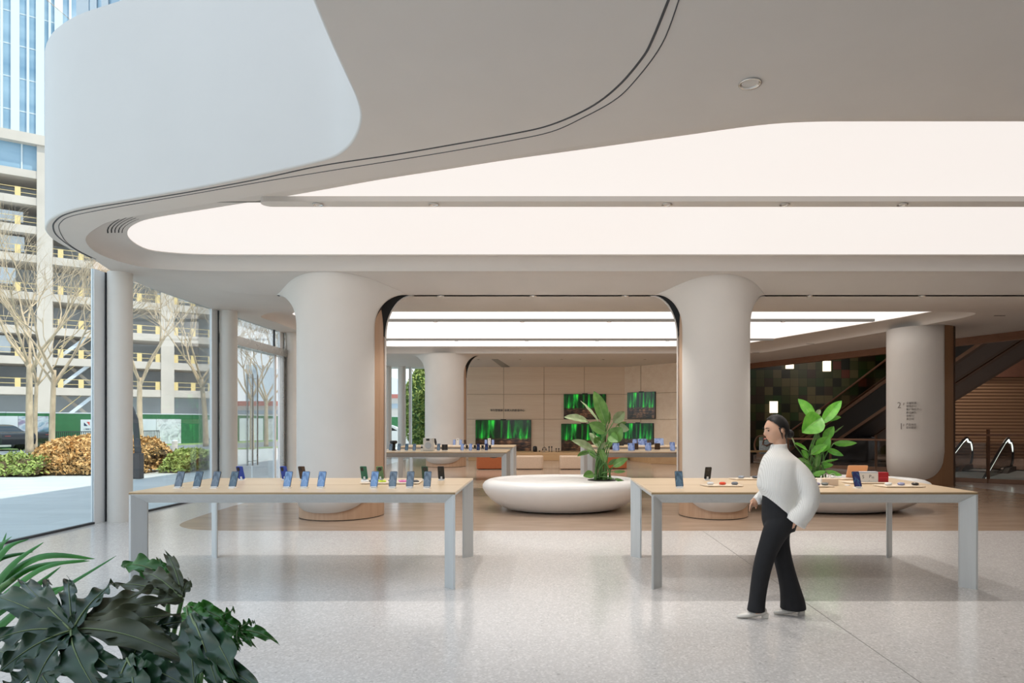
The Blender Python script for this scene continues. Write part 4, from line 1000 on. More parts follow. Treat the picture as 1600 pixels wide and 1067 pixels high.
L1 = [(947, 664, 928, 611, .26, 11.7, 11.6, .25, 'leaf_bird'), (936, 660, 907, 626, .10, 11.8, 11.9, 1.0, 'leaf_pale'), (919, 658, 881, 652, .16, 11.7, 11.3, .6, 'leaf_pale'), (946, 676, 920, 661, .22, 11.5, 11.4, .2, 'leaf_bird'),
      (955, 690, 972, 668, .30, 11.5, 11.4, -.3, 'leaf_bird'), (958, 660, 976, 643, .22, 11.9, 11.9, .3, 'leaf_pale'), (950, 664, 952, 642, .16, 12, 12, 1.2, 'leaf_bird'), (968, 666, 983, 671, .18, 11.8, 11.6, .6, 'leaf_pale'), (964, 664, 979, 659, .14, 12, 12, .9, 'leaf_bird'),
      (928, 703, 893, 688, .16, 11.6, 11.3, .5, 'leaf_pale'), (922, 706, 902, 713, .12, 11.6, 11.4, .8, 'leaf_bird'), (958, 729, 981, 716, .15, 11.4, 11.2, -.3, 'leaf_bird'), (928, 741, 911, 744, .16, 11.4, 11.2, .4, 'leaf_bird'), (958, 737, 978, 736, .10, 11.4, 11.3, .8, 'leaf_bird'),
      (960, 748, 977, 752, .09, 11.5, 11.4, .8, 'leaf_bird'), (936, 690, 928, 684, .16, 11.6, 11.5, -.2, 'leaf_bird'), (950, 726, 964, 717, .10, 11.7, 11.7, .4, 'leaf_bird'), (940, 712, 943, 688, .10, 11.9, 11.9, 1.0, 'leaf_bird'), (933, 705, 946, 690, .10, 11.6, 11.6, .4, 'leaf_pale'), (944, 668, 936, 640, .12, 11.9, 12.0, .7, 'leaf_bird'), (952, 680, 966, 690, .2, 11.5, 11.3, .1, 'leaf_bird'), (938, 700, 921, 676, .16, 11.9, 12.0, .3, 'leaf_pale'), (946, 722, 938, 700, .12, 11.5, 11.4, -.2, 'leaf_bird'), (930, 716, 917, 700, .12, 11.9, 12.0, .5, 'leaf_bird'), (952, 700, 956, 676, .13, 11.9, 12.0, -.4, 'leaf_bird')]
bird_plant(e, L1, (X_(941, Yp), Yp, .53), None)
Yp2 = 11.75
e = empty('bird_of_paradise_plant', (X_(1278, Yp2), Yp2, .53), 0, 'bright green bird of paradise plant behind the walking woman', 'plant')
ob('soil', MB().lathe([(.28, 0), (.22, .012), (0, .015)], n=24, cap=False), M['soil'], e, smooth=True)
L2 = [(1272, 656, 1247, 623, .24, 11.8, 11.9, .3, 'leaf_lime'), (1284, 652, 1253, 676, .42, 11.5, 11.3, .15, 'leaf_lime'), (1284, 662, 1315, 626, .22, 11.8, 11.9, -.3, 'leaf_lime'), (1288, 655, 1314, 652, .13, 11.9, 12, .5, 'leaf_lime'), (1275, 648, 1282, 640, .10, 12, 12, 0, 'leaf_pale'),
      (1287, 688, 1303, 666, .18, 11.7, 11.6, -.2, 'leaf_lime'), (1298, 680, 1318, 665, .06, 11.8, 11.8, .8, 'leaf_bird'), (1278, 705, 1296, 682, .26, 11.5, 11.4, -.3, 'leaf_lime'), (1302, 693, 1339, 692, .15, 11.6, 11.4, .6, 'leaf_lime'), (1262, 704, 1240, 692, .10, 11.6, 11.4, .7, 'leaf_lime'),
      (1242, 696, 1235, 680, .06, 11.6, 11.6, .8, 'leaf_pale'), (1267, 710, 1293, 695, .16, 11.4, 11.3, -.6, 'leaf_lime'), (1284, 722, 1310, 717, .08, 11.5, 11.4, .8, 'leaf_lime'), (1270, 742, 1290, 736, .14, 11.3, 11.2, .5, 'leaf_lime'), (1290, 735, 1316, 743, .12, 11.4, 11.3, .8, 'leaf_lime'),
      (1262, 716, 1252, 703, .12, 11.6, 11.5, .3, 'leaf_lime'), (1275, 730, 1279, 710, .12, 11.5, 11.5, .2, 'leaf_bird'), (1268, 735, 1258, 722, .10, 11.6, 11.5, 0, 'leaf_lime'), (1284, 700, 1290, 675, .12, 11.9, 11.9, .9, 'leaf_bird'), (1292, 702, 1318, 712, .12, 11.5, 11.3, .5, 'leaf_lime'), (1266, 726, 1246, 716, .10, 11.5, 11.4, .5, 'leaf_bird'), (1280, 716, 1268, 694, .14, 11.8, 11.8, .1, 'leaf_lime'), (1282, 728, 1302, 726, .12, 11.6, 11.5, .3, 'leaf_lime'), (1276, 668, 1270, 650, .1, 12, 12.1, .5, 'leaf_bird')]
bird_plant(e, L2, (X_(1274, Yp2), Yp2, .53), None)

# ------------------------------------------------------------ foreground philodendron
def lobed_leaf(center, lobes, tilt_n, mat, parent, zamp=.02, seed=0, petiole=None, thick=.0):
    """palmately lobed leaf; lobes = list of (tip world point, width); every lobe is a wavy strip grown from the centre and welded there"""
    rnd = random.Random(seed); c = Vector(center); n = Vector(tilt_n).normalized(); mb = MB(); ribs = MB()
    for li, (tip, wd) in enumerate(lobes):
        tip = Vector(tip); d = tip-c; L = d.length; dn = d.normalized(); s = dn.cross(n).normalized(); nn = s.cross(dn).normalized()
        nl, nw = 34, 5; rows = []; ph = rnd.uniform(0, 6); cv = rnd.uniform(-.06, .06); dr = rnd.uniform(.05, .16)
        for i in range(nl+1):
            t = i/nl
            wdt = wd*(.22+.66*sin(pi*min(1, t*.92+.08)**1.15)) * (1-t**7) * (1+.13*sin(t*15+ph)*min(1, t*4))
            wdt = max(wdt, .0015)
            cc = c+d*t+s*(cv*L*sin(pi*t))+nn*(-dr*L*t*t+.02*sin(t*5+ph)*L)+nn*(.06*L*sin(pi*t))
            row = []
            for j in range(-nw, nw+1):
                u = j/nw; a = abs(u)
                asym = wdt*(1+.07*sin(t*24+ph+(2 if u > 0 else 0)))
                row.append(cc+s*(asym*u)+nn*(a*a*asym*.35-.0*a)+nn*(zamp*.8*a*a*sin(t*22+ph+u*2)*(.3+t)))
            rows.append(row)
        mb.grid(rows)
        ribs.tube([r[nw]+nn*.0012 for r in rows[:-2]], [max(.0008, .0035*(1-k/nl)) for k in range(nl-1)], 5)
    lf = ob('leaf', mb, mat, parent, smooth=True, world=True, fix=False)
    ob('leaf_rib', ribs, M['leaf_vein'], lf, smooth=True, world=True)
    if petiole is not None:
        q = Vector(petiole); ob('petiole', MB().tube(catmull([q, (q+c)/2+Vector((0, 0, .05)), c-n*.004], 6), [.011-.004*k/12 for k in range(13)], 8), M['stem'], lf, smooth=True, world=True)
M['leaf_vein'] = pm('leaf_vein', '6F7F52', .45)
def PX(x, y, Y): return W(x, y, Y)
def fleaf(root, c, Yc, tips, mat, hw, seed, k=.0022, pet=None, n=(0, -.75, .66)):
    cx, cy = c; C0 = PX(cx, cy, Yc); lob = []
    for t in tips:
        tx, ty = t[:2]; w_ = t[2] if len(t) > 2 else hw; Yt = Yc+(cy-ty)*k+(t[3] if len(t) > 3 else 0)
        lob.append((PX(tx, ty, Yt), w_))
    lobed_leaf(C0, lob, n, M[mat], root, seed=seed, petiole=pet)
ph = empty('philodendron', (-1.45, 2.05, 0), 0, 'large glossy philodendron with deeply lobed dark leaves in the lower left foreground', 'plant')
gnd = Vector((-1.45, 2.05, .42))
fleaf(ph, (113, 986), 2.0, [(21, 897, .040), (-25, 925, .046), (-30, 1000, .05), (-15, 1052, .042), (38, 1085, .046), (150, 1090, .05), (205, 1062, .034), (172, 900, .040), (62, 893, .032), (98, 893, .030)], 'leaf_dark', .04, 3, pet=gnd)
fleaf(ph, (118, 984), 2.03, [(290, 1028, .046), (262, 992, .050), (276, 950, .05), (238, 912, .040), (283, 932, .034)], 'leaf_olive', .04, 4)
fleaf(ph, (284, 934), 2.25, [(170, 908, .030), (212, 884, .032), (238, 892, .030), (256, 859, .022), (295, 905, .030), (236, 935, .034)], 'leaf_olive', .03, 5, pet=gnd+Vector((.12, .1, 0)))
fleaf(ph, (262, 900), 2.45, [(184, 879, .040), (246, 870, .020), (262, 880, .024), (200, 915, .04)], 'leaf_bright', .03, 6, pet=gnd+Vector((.15, .15, 0)))
fleaf(ph, (292, 948), 2.1, [(352, 968, .030), (322, 972, .036), (308, 1010, .024), (338, 1000, .026)], 'leaf_bright', .036, 7, pet=gnd+Vector((.2, 0, 0)))
fleaf(ph, (338, 968), 2.08, [(366, 950, .016), (376, 986, .028), (368, 1012, .024), (344, 1012, .02)], 'leaf_bright', .03, 21)
fleaf(ph, (372, 984), 2.06, [(398, 970, .014), (432, 1001, .020), (396, 1008, .018), (374, 1010, .016)], 'leaf_bright', .02, 22)
fleaf(ph, (300, 962), 2.0, [(414, 1078, .036), (372, 1075, .04), (335, 1085, .04), (300, 1080, .046), (352, 1042, .03)], 'leaf_dark', .04, 8, pet=gnd+Vector((.25, 0, 0)))
fleaf(ph, (322, 1010), 2.05, [(392, 1066, .024), (366, 1078, .03), (300, 1075, .03), (345, 1090, .04)], 'leaf_bright', .03, 9, pet=gnd+Vector((.28, .05, 0)))
fleaf(ph, (200, 1030), 1.9, [(300, 1075, .04), (270, 1100, .05), (210, 1110, .05), (255, 1050, .036), (165, 1100, .05)], 'leaf_dark', .04, 10, pet=gnd+Vector((.1, -.05, 0)))
fleaf(ph, (230, 985), 2.15, [(255, 1060, .05), (295, 1045, .04), (190, 1050, .05), (270, 1010, .04), (300, 965, .03)], 'leaf_dark', .04, 13, pet=gnd+Vector((.16, 0, 0)))
fleaf(ph, (60, 1040), 2.2, [(-20, 1010, .05), (10, 1090, .05), (90, 1095, .05), (120, 1050, .04), (30, 985, .05)], 'leaf_dark', .04, 11, pet=gnd+Vector((-.1, 0, 0)))
# stems visible low down
for a, b in (((110, 1075), (0, 1090)), ((330, 1068), (215, 1120))):
    pass
ob('soil', MB().lathe([(.24, .40), (.2, .42), (0, .42)], (-1.45, 2.05, 0), 24, cap=False), M['soil'], ph, world=True, smooth=True)
pt = empty('plant_pot', (-1.45, 2.05, 0), 0, 'round grey pot holding the foreground philodendron, below the frame', 'pot')
ob('pot_wall', MB().lathe([(.18, 0), (.22, .05), (.26, .40), (.27, .43), (.25, .43), (.242, .39)], (-1.45, 2.05, 0), 32, cap=False), M['ceramic'], pt, world=True, smooth='auto')
ob('pot_foot', MB().lathe([(.17, 0), (.17, .02)], (-1.45, 2.05, 0), 24), M['dark'], pt, world=True)
# palm behind
pa = empty('palm', (-2.35, 2.6, 0), 0, 'bright green palm fronds with narrow leaflets at the left edge behind the philodendron', 'plant')
rach = catmull([Vector((-2.35, 2.6, .3)), PX(-60, 1060, 2.5), PX(-30, 950, 2.45), PX(20, 905, 2.4)], 8)
ob('frond_stem', MB().tube(rach, .009, 8), M['stem'], pa, smooth=True, world=True)
def leaflet(a, mid, b, hw, tw=0):
    P = catmull([a, mid, b], 8); rows = []
    for i, p in enumerate(P):
        t = i/(len(P)-1); d = (P[min(i+1, len(P)-1)]-P[max(i-1, 0)]).normalized(); s = d.cross(Vector((0, -.8, .6))).normalized(); s = Matrix.Rotation(tw, 3, d) @ s; n = s.cross(d)
        w_ = hw*max(.04, (1-t)**.7*min(1, .35+t*3)); rows.append([p+s*w_*u+n*(-abs(u)*w_*.35) for u in (-1, -.5, 0, .5, 1)])
    return MB().grid(rows)
LF = [((-30, 940), (20, 880), (68, 847), .020), ((-30, 905), (10, 855), (45, 842), .02), ((-30, 925), (60, 870), (148, 873), .022), ((-30, 945), (45, 888), (140, 876), .020), ((-30, 960), (60, 890), (136, 874), .018),
      ((-30, 975), (40, 925), (95, 885), .02), ((60, 940), (120, 905), (182, 868), .012), ((-30, 880), (0, 850), (18, 838), .018), ((-20, 990), (60, 930), (110, 915), .02), ((-30, 900), (0, 872), (52, 862), .018), ((-30, 1000), (30, 950), (70, 905), .022), ((-30, 925), (-5, 870), (10, 832), .014)]
for i, (a, m_, b, w_) in enumerate(LF):
    Y0 = 2.5+.02*(i % 4); ob('leaflet', leaflet(PX(*a, Y0), PX(*m_, Y0+.05), PX(*b, Y0+.12), w_*1.15), M['leaf_palm'], pa, smooth=True, world=True, fix=False)
pt = empty('plant_pot', (-2.35, 2.6, 0), 0, 'round grey pot of the palm at the left edge, below the frame', 'pot')
ob('pot_wall', MB().lathe([(.15, 0), (.2, .05), (.23, .33), (.24, .36), (.22, .36), (.21, .3), (0, .3)], (-2.35, 2.6, 0), 32, cap=False), M['ceramic'], pt, world=True, smooth='auto')
ob('pot_foot', MB().lathe([(.14, 0), (.14, .02)], (-2.35, 2.6, 0), 24), M['dark'], pt, world=True)
# ------------------------------------------------------------ street outside the glass
GZ = -.02
def gp(x, y): p = FL(x, y, GZ); return p
def isect(x, a, b):
    """point on segment a-b (2D) seen in pixel column x"""
    s = (x-VX)/F; a = Vector(a); d = Vector(b)-a; u = (s*a.y-a.x)/(d.x-s*d.y); return a+d*u
# road, verge, far pavement as strips running along the hoarding direction
def strip_poly(name, o0, o1, z, mat):
    """o0,o1: offsets in front of the hoarding line"""
    H0 = [(-70, 12), (-45, 29.5), (-32.5, 38.5), (-26.8, 48.5), (-24.5, 58), (-14, 72), (10, 100)]
    P = [Vector((*p, z)) for p in H0]
    A = offs(P, -o0); B = offs(P, -o1); struct(name, MB().grid([A, B]), mat, fix=False)
strip_poly('verge', .2, 3.2, -.015, M['grass'])
strip_poly('road', 3.2, 11.5, -.018, M['asphalt'])
strip_poly('verge', 11.5, 13.2, -.015, M['grass'])
HL = [(-70, 12), (-45, 29.5), (-32.5, 38.5), (-26.8, 48.5), (-24.5, 58), (-14, 72), (10, 100)]
HH = 2.15
hd_ = empty('hoarding', (-32.5, 38.5, GZ), 0, 'dark green construction hoarding along the far side of the street', 'fence')
for a, b in zip(HL[:-1], HL[1:]):
    ob('hoarding_panel', MB().beam((*a, HH/2-.02), (*b, HH/2-.02), .08, HH), M['hoard'], hd_, world=True)
    ob('top_rail', MB().beam((*a, HH+.02), (*b, HH+.02), .12, .06), M['poster'], hd_, world=True)
def poster(x0, x1, ztop, zbot, mat, seg, lab, kind='plain'):
    a = isect(x0, *seg); b = isect(x1, *seg); d = (b-a).normalized(); n = Vector((d.y, -d.x)); 
    a = a+n*.07; b = b+n*.07
    p = empty('hoarding_poster', (*((a+b)/2), zbot), atan2(d.y, d.x), lab, 'poster'); w = (b-a).length
    ob('sheet', MB().box((-w/2, -.01, 0), (w/2, .01, ztop-zbot)), M[mat], p)
    ob('edge_strip', MB().box((-w/2, -.013, 0), (w/2, -.010, .03)), M['poster'], p)
    return p, w, ztop-zbot
S1 = (HL[1], HL[2]); S2 = (HL[2], HL[3]); S3 = (HL[3], HL[4]); S4 = (HL[4], HL[5])
segfor = lambda x: S1 if x < 10 else (S2 if x < 300 else (S3 if x < 432 else S4))
poster(-20, 27, 1.95, .1, 'poster', S2, 'white hoarding poster with small print at the left edge of the view'); poster(27.5, 75, 1.95, .1, 'collage', S2, 'colourful photo poster on the hoarding behind the pale tree trunks')
def logo_board(x0, x1, zt, zb, seg, lab):
    p, w, h = poster(x0, x1, zt, zb, 'poster', seg, lab)
    ob('logo_navy', MB().prism([(-w*.25, -.013, h*.72), (w*.05, -.013, h*.72), (-w*.25, -.013, h*.88)], (0, -.004, 0)), M['logoblue'], p)
    ob('logo_red', MB().prism([(-w*.05, -.013, h*.9), (w*.2, -.013, h*.9), (w*.2, -.013, h*.72), (w*.08, -.013, h*.82)], (0, -.004, 0)), M['logored'], p)
    bpy_text('上海建工', (0, -.013, h*.55), w*.16, M['logoblue'], p, 'lettering', ext=.004)
    ob('band', MB().box((-w/2, -.016, h*.02), (w/2, -.01, h*.10)), M['logoblue'], p); ob('band', MB().box((-w/2, -.016, h*.12), (w/2, -.01, h*.14)), M['logored'], p)
logo_board(125, 145, 1.75, .25, S2, 'white logo board with red and navy mark left of the first round column')
poster(206, 243, 1.8, .0, 'poster', S2, 'white hoarding poster right of the first round column'); poster(243.5, 282, 1.8, .0, 'sketch', S2, 'grey perspective interior poster on the hoarding')
logo_board(321, 345, 1.75, .1, S3, 'white logo board with navy mark beside the second round column')
poster(373, 410, 1.9, -.0, 'poster', S3, 'white hoarding poster seen through the glass doors'); poster(418, 431, 1.9, 0, 'sketch', S3, 'grey picture poster at the right side of the glass doors')
# iron railing before the hoarding
rl = empty('railing', (-27.5, 44, GZ), 0, 'low dark iron railing standing before the green hoarding', 'railing')
a = isect(75, *S2)+Vector((.8, -.5)); b = isect(238, *S2)+Vector((.8, -.5)); bars = MB(); nb = 60
for i in range(nb+1): p = a.lerp(b, i/nb); bars.beam((p.x, p.y, GZ), (p.x, p.y, .95), .03, .03, up=(1, 0, 0))
ob('bars', bars, M['dark'], rl, world=True); ob('rail', MB().beam((*a, .97), (*b, .97), .05, .05), M['dark'], rl, world=True)
# ---- unfinished concrete building with glass tower on top
B0, B1 = Vector((-75.0, 60.0)), Vector((-40.5, 82.7)); bd = (B1-B0).normalized(); bn = Vector((-bd.y, bd.x))   # bn points away
bl = empty('building', (*((B0+B1)/2), 0), 0, 'unfinished concrete building with open floors and a blue glass tower above', 'building')
Lb = (B1-B0).length
def bpnt(u, z, dpt=0): p = B0+bd*u+bn*dpt; return Vector((p.x, p.y, z))
zs = [5.4, 8.8, 12.2, 16.0, 20.2, 23.4, 26.6, 29.6]
for z in zs:
    ob('floor_slab', MB().prism([bpnt(0, z-.75), bpnt(Lb, z-.75), bpnt(Lb, z-.75, 16), bpnt(0, z-.75, 16)], (0, 0, .85)), M['concrete'], bl, world=True)
ob('rear_core', MB().prism([bpnt(0, 0, 5), bpnt(Lb, 0, 5), bpnt(Lb, 0, 5.3), bpnt(0, 0, 5.3)], (0, 0, 30)), M['bardark'], bl, world=True)
def ux(x): p = isect(x, B0, B1); return (p-B0).dot(bd)
for x in (-60, 70, 262, 352):
    u = ux(x)
    ob('concrete_pillar', MB().prism([bpnt(u-.7, 0, -.1), bpnt(u+.7, 0, -.1), bpnt(u+.7, 0, 1.3), bpnt(u-.7, 0, 1.3)], (0, 0, 33)), M['concrete'], bl, world=True)
for k, z in enumerate(zs[:7]):
    g = MB(); u = .5
    while u < Lb-.5: g.prism([bpnt(u, z+.1, .1), bpnt(u+.5, z+.1, .1), bpnt(u+.5, z+.1, .16), bpnt(u, z+.1, .16)], (0, 0, 1.0)); u += 1.9
    ob('yellow_guards', g, M['yellow'], bl, world=True); g2 = MB()
    for zz_ in (.5, 1.05): a = bpnt(.2, z+zz_, .12); b = bpnt(Lb-.2, z+zz_, .12); g2.beam(a, b, .05, .05)
    ob('guard_rail', g2, M['yellow'], bl, world=True)
# zigzag stairs
for k in range(3):
    z = zs[k]-3.2 if k else 1.6; u0, u1 = ux(92), ux(150)
    sgn = [(u0, u1), (u0, u1), (u0, u1)][k]
    ob('stair_flight', MB().beam(bpnt(sgn[0], z, .9), bpnt(sgn[1], z+3.3, .9), .9, .35), M['poster'], bl, world=True)
    ob('stair_rail', MB().beam(bpnt(sgn[0], z+1.1, .4), bpnt(sgn[1], z+4.4, .4), .06, .06), M['yellow'], bl, world=True)
    ob('stair_flight', MB().beam(bpnt(u1, z, 2.4), bpnt(u0, z+3.3, 2.4), .9, .35), M['concrete'], bl, world=True)
for (x0, x1, z0, z1) in ((-30, 36, 20.7, 22.4), (-10, 22, 17.0, 18.8), (-30, 34, 24, 25.2), (225, 248, 20.8, 22.2), (246, 300, 16.6, 17.5), (-10, 14, 9.3, 11.2)):
    ob('site_screen', MB().prism([bpnt(ux(x0), z0, 1.2), bpnt(ux(x1), z0, 1.2), bpnt(ux(x1), z0, 1.3), bpnt(ux(x0), z0, 1.3)], (0, 0, z1-z0)), M['poster'], bl, world=True)
ob('upper_glazing', MB().prism([bpnt(0, 29.7, .5), bpnt(Lb, 29.7, .5), bpnt(Lb, 29.7, 9), bpnt(0, 29.7, 9)], (0, 0, 3.4)), M['tower'], bl, world=True)
ob('transfer_band', MB().prism([bpnt(0, 32.6, -.4), bpnt(Lb, 32.6, -.4), bpnt(Lb, 32.6, 12), bpnt(0, 32.6, 12)], (0, 0, 1.1)), M['concrete'], bl, world=True)
ob('tower_glazing', MB().prism([bpnt(0, 33.7, 0), bpnt(Lb, 33.7, 0), bpnt(Lb, 33.7, 14), bpnt(0, 33.7, 14)], (0, 0, 46)), M['tower'], bl, world=True)
for x, w in ((-40, .9), (-18, .25), (3, .22), (24, .75), (44, .22), (63, .75), (78, .22), (92, .75), (110, .22)):
    u = ux(x); ob('tower_fin', MB().prism([bpnt(u-w/2, 33.7, -.25), bpnt(u+w/2, 33.7, -.25), bpnt(u+w/2, 33.7, .0), bpnt(u-w/2, 33.7, .0)], (0, 0, 46)), M['towerfin'], bl, world=True)
for k in range(11):
    ob('spandrel_line', MB().prism([bpnt(0, 36+k*3.6, -.03), bpnt(Lb, 36+k*3.6, -.03), bpnt(Lb, 36+k*3.6, 0), bpnt(0, 36+k*3.6, 0)], (0, 0, .12)), M['towerfin'], bl, world=True)
for k in range(9):
    u = 2+k*4.5; ob('glazing_bar', MB().prism([bpnt(u, 29.7, .4), bpnt(u+.15, 29.7, .4), bpnt(u+.15, 29.7, .5), bpnt(u, 29.7, .5)], (0, 0, 3)), M['towerfin'], bl, world=True)
# distant hazy towers and low building seen through doors
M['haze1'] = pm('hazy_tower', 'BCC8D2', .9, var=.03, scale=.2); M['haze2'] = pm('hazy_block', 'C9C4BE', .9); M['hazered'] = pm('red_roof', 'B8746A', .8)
def blk(x0, x1, ytop, Y, dep, mat, lab, win=True, roof=None):
    a = W(x0, ytop, Y); b = W(x1, ytop, Y); e = empty('distant_building', ((a.x+b.x)/2, Y, 0), 0, lab, 'building'); w = (b.x-a.x)/2
    ob('block', MB().box((-w, 0, 0), (w, dep, a.z)), M[mat], e)
    if win:
        g = MB(); nz = max(2, int(a.z/4)); 
        for k in range(nz): g.box((-w*.9, -.06, a.z*(k+.35)/nz), (w*.9, 0, a.z*(k+.65)/nz))
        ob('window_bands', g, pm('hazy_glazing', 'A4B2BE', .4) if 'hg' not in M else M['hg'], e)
    if roof: ob('roof', MB().box((-w*1.03, -.3, a.z), (w*1.03, dep+.3, a.z+.8)), M[roof], e)
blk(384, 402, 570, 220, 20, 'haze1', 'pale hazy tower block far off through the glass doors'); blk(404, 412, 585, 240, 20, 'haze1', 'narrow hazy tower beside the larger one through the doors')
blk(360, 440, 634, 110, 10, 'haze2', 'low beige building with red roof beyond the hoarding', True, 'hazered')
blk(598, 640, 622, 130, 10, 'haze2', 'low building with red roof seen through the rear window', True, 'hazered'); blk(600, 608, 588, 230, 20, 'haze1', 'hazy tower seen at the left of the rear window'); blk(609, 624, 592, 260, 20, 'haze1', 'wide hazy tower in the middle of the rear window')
# ---- cars
def car(loc, rz, body, lab):
    e = empty('car', loc, rz, lab, 'car')
    prof = [(-2.3, .35), (-2.35, .7), (-2.2, .98), (-1.5, 1.05), (-.85, 1.42), (.45, 1.45), (1.25, 1.0), (2.1, .86), (2.35, .6), (2.3, .3)]
    P = catmull([Vector((x, 0, z)) for x, z in prof], 4)
    rows = [[Vector((p.x, y*(1 if p.z < 1.05 else 1-.22*(p.z-1.05)/.4), p.z)) for p in P] for y in (-.9, -.88, .88, .9)]
    mb = MB().grid(rows); n = len(P); mb.f.append(tuple(range(n))); mb.f.append(tuple(range(3*n, 4*n)))
    ob('body', mb, body, e, smooth='auto')
    gl = MB()
    for y in (-.86, .83): gl.prism([(-1.45, y, 1.02), (-.85, y*.96, 1.36), (.42, y*.96, 1.38), (1.08, y, 1.0)], (0, .03, 0))
    ob('side_windows', gl, M['black'], e)
    for x in (-1.4, 1.4):
        for y in (-.88, .70):
            w = ob('wheel', MB().lathe([(.2, 0), (.32, .01), (.33, .09), (.32, .18), (.2, .19)], n=24).xf(Matrix.Translation((x, y, .33)) @ Matrix.Rotation(-pi/2, 4, 'X')), M['black'], e, smooth='auto')
    for y in (-.75, .45): ob('tail_lamp', MB().box((-2.33, y, .72), (-2.2, y+.3, .84)), M['logored'], e)
    return e
M['carblk'] = pm('car_black', '1A1C20', .2, .2, coat=.5); M['carwht'] = pm('car_white', 'E4E6E8', .25, coat=.5)
Yc_ = 36; p = gp(0, 703); 
car(Vector((X_(-18, 36.5), 36.5, GZ)), radians(165), M['carblk'], 'black saloon car with red tail lights at the left edge, on the street')
car(Vector((X_(20, 40.0), 40.0, GZ)), radians(160), M['carblk'], 'black car partly hidden behind the first one and the tree trunk')
car(Vector((X_(598, 33.5), 33.5, GZ)), radians(10), M['carwht'], 'white car seen through the rear window behind the black capsule device')
# ---- bare trees
def bare_tree(base, hgt, r0, seed, lab, lean=0.0, levels=4):
    r0 *= .62
    rnd = random.Random(seed); e = empty('bare_tree', base, 0, lab, 'tree', 'bare street trees'); trunk = MB(); tw = MB()
    b0 = Vector((0, 0, -.03)); t1 = Vector((lean, 0, hgt*.42))
    trunk.tube(catmull([b0, (b0+t1)/2+Vector((rnd.uniform(-.08, .08), 0, 0)), t1], 5), [r0*(1-.035*i) for i in range(11)], 9)
    def br(p, d, L, r, lv):
        mid = p+d*L*.5+Vector((rnd.uniform(-.1, .1), rnd.uniform(-.1, .1), .04))*L; q = p+d*L+Vector((0, 0, .14*L))
        tw.tube([p, mid, q], [r, r*.8, r*.55], 5 if lv > 1 else 4, cap=False)
        if lv == 0: return
        for k in range(3 if lv > 1 else 3):
            dd = (d+Vector((rnd.uniform(-.75, .75), rnd.uniform(-.75, .75), rnd.uniform(-.15, .55)))).normalized(); s = rnd.uniform(.3, 1)
            br(mid.lerp(q, s), dd, L*rnd.uniform(.55, .8), max(.005, r*.5), lv-1)
    for k in range(5):
        a = 2*pi*k/5+rnd.uniform(-.4, .4); br(t1-Vector((0, 0, rnd.uniform(0, hgt*.08))), Vector((.55*cos(a), .55*sin(a), rnd.uniform(.7, 1.1))).normalized(), hgt*.27, r0*.42, levels)
    ob('trunk', trunk, M['bark'], e, smooth=True); ob('branches', tw, M['bark'], e, smooth=True)
    return e
tr = [(80, 22.5, 8.2, .17, 11, 'bare sunlit tree rising behind the brown hedge', .1), (46, 33, 11.0, .30, 12, 'bare tree with mottled pale trunk in front of the black cars', .0), (55, 37, 10, .2, 13, 'slimmer bare tree just right of the mottled trunk', .1),
      (222, 30, 8.8, .24, 14, 'bare tree right of the first round column, behind the hedge', -.1), (322, 42, 10.5, .3, 15, 'bare tree just left of the second round column', -.3), (394, 38, 7.8, .22, 16, 'bare tree seen behind the left door handle', .0), (416, 42, 8, .24, 17, 'bare tree seen between the door handles and the jamb', .0), (668, 36, 9.5, .14, 18, 'bare tree seen through the rear window at right', -.3)]
for x, Y, hg, r0, sd, lab, ln in tr: bare_tree(Vector((X_(x, Y), Y, GZ)), hg, r0, sd, lab, ln)
# ---- hedges: leaf masses
def hedge(x0, x1, y0, y1, h, mat1, lab, n, seed, name='hedge', mat2=None, lump=.18, ls=.07, rnd_top=True):
    rnd = random.Random(seed); mb = MB()
    e = empty(name, ((x0+x1)/2, (y0+y1)/2, GZ), 0, lab, 'hedge')
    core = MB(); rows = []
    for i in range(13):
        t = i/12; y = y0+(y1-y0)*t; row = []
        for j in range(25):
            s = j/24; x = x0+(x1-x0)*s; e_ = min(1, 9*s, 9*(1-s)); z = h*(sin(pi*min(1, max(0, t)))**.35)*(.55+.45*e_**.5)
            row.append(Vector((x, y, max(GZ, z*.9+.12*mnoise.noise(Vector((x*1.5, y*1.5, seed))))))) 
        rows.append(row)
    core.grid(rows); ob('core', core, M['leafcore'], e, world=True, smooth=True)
    for k in range(n):
        s = rnd.random(); t = rnd.random()**1.4; x = x0+(x1-x0)*s; y = y0+(y1-y0)*t; e_ = min(1, 9*s, 9*(1-s)); top = h*(sin(pi*max(.02, t))**.35)*(.55+.45*e_**.5)
        z = top*(1.0 if rnd.random() < .5 else rnd.random())+.15*mnoise.noise(Vector((x*1.3, y*1.3, seed)))+rnd.uniform(-.05, .08)
        if z < .02: z = rnd.uniform(.02, .2)
        c = Vector((x+rnd.uniform(-.05, .05), y-(.1 if z < top*.9 else 0), z)); a = Vector((rnd.gauss(0, 1), rnd.gauss(0, 1), rnd.gauss(0, 1))).normalized()*ls*rnd.uniform(.6, 1.3); b = a.cross(Vector((rnd.gauss(0, 1), rnd.gauss(0, 1), rnd.gauss(0, 1)))).normalized()*ls*.5
        mb.add([c-a, c+b, c+a, c-b], [(0, 1, 2, 3)])
    ob('leaves', mb, M[mat1], e, world=True, fix=False, )
    return e
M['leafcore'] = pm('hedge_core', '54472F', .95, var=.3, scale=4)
xl = X_(50, 19.6)
hedge(X_(42, 19.4), X_(300, 22.5), 19.4, 21.6, 1.08, 'hedge_b', 'tall clipped hedge with dry brown leaves outside the glass', 9000, 1)
hedge(-18.5, X_(72, 19.2), 18.9, 20.2, .55, 'hedge_g', 'low green shrub bed at the left end of the brown hedge', 2500, 2)
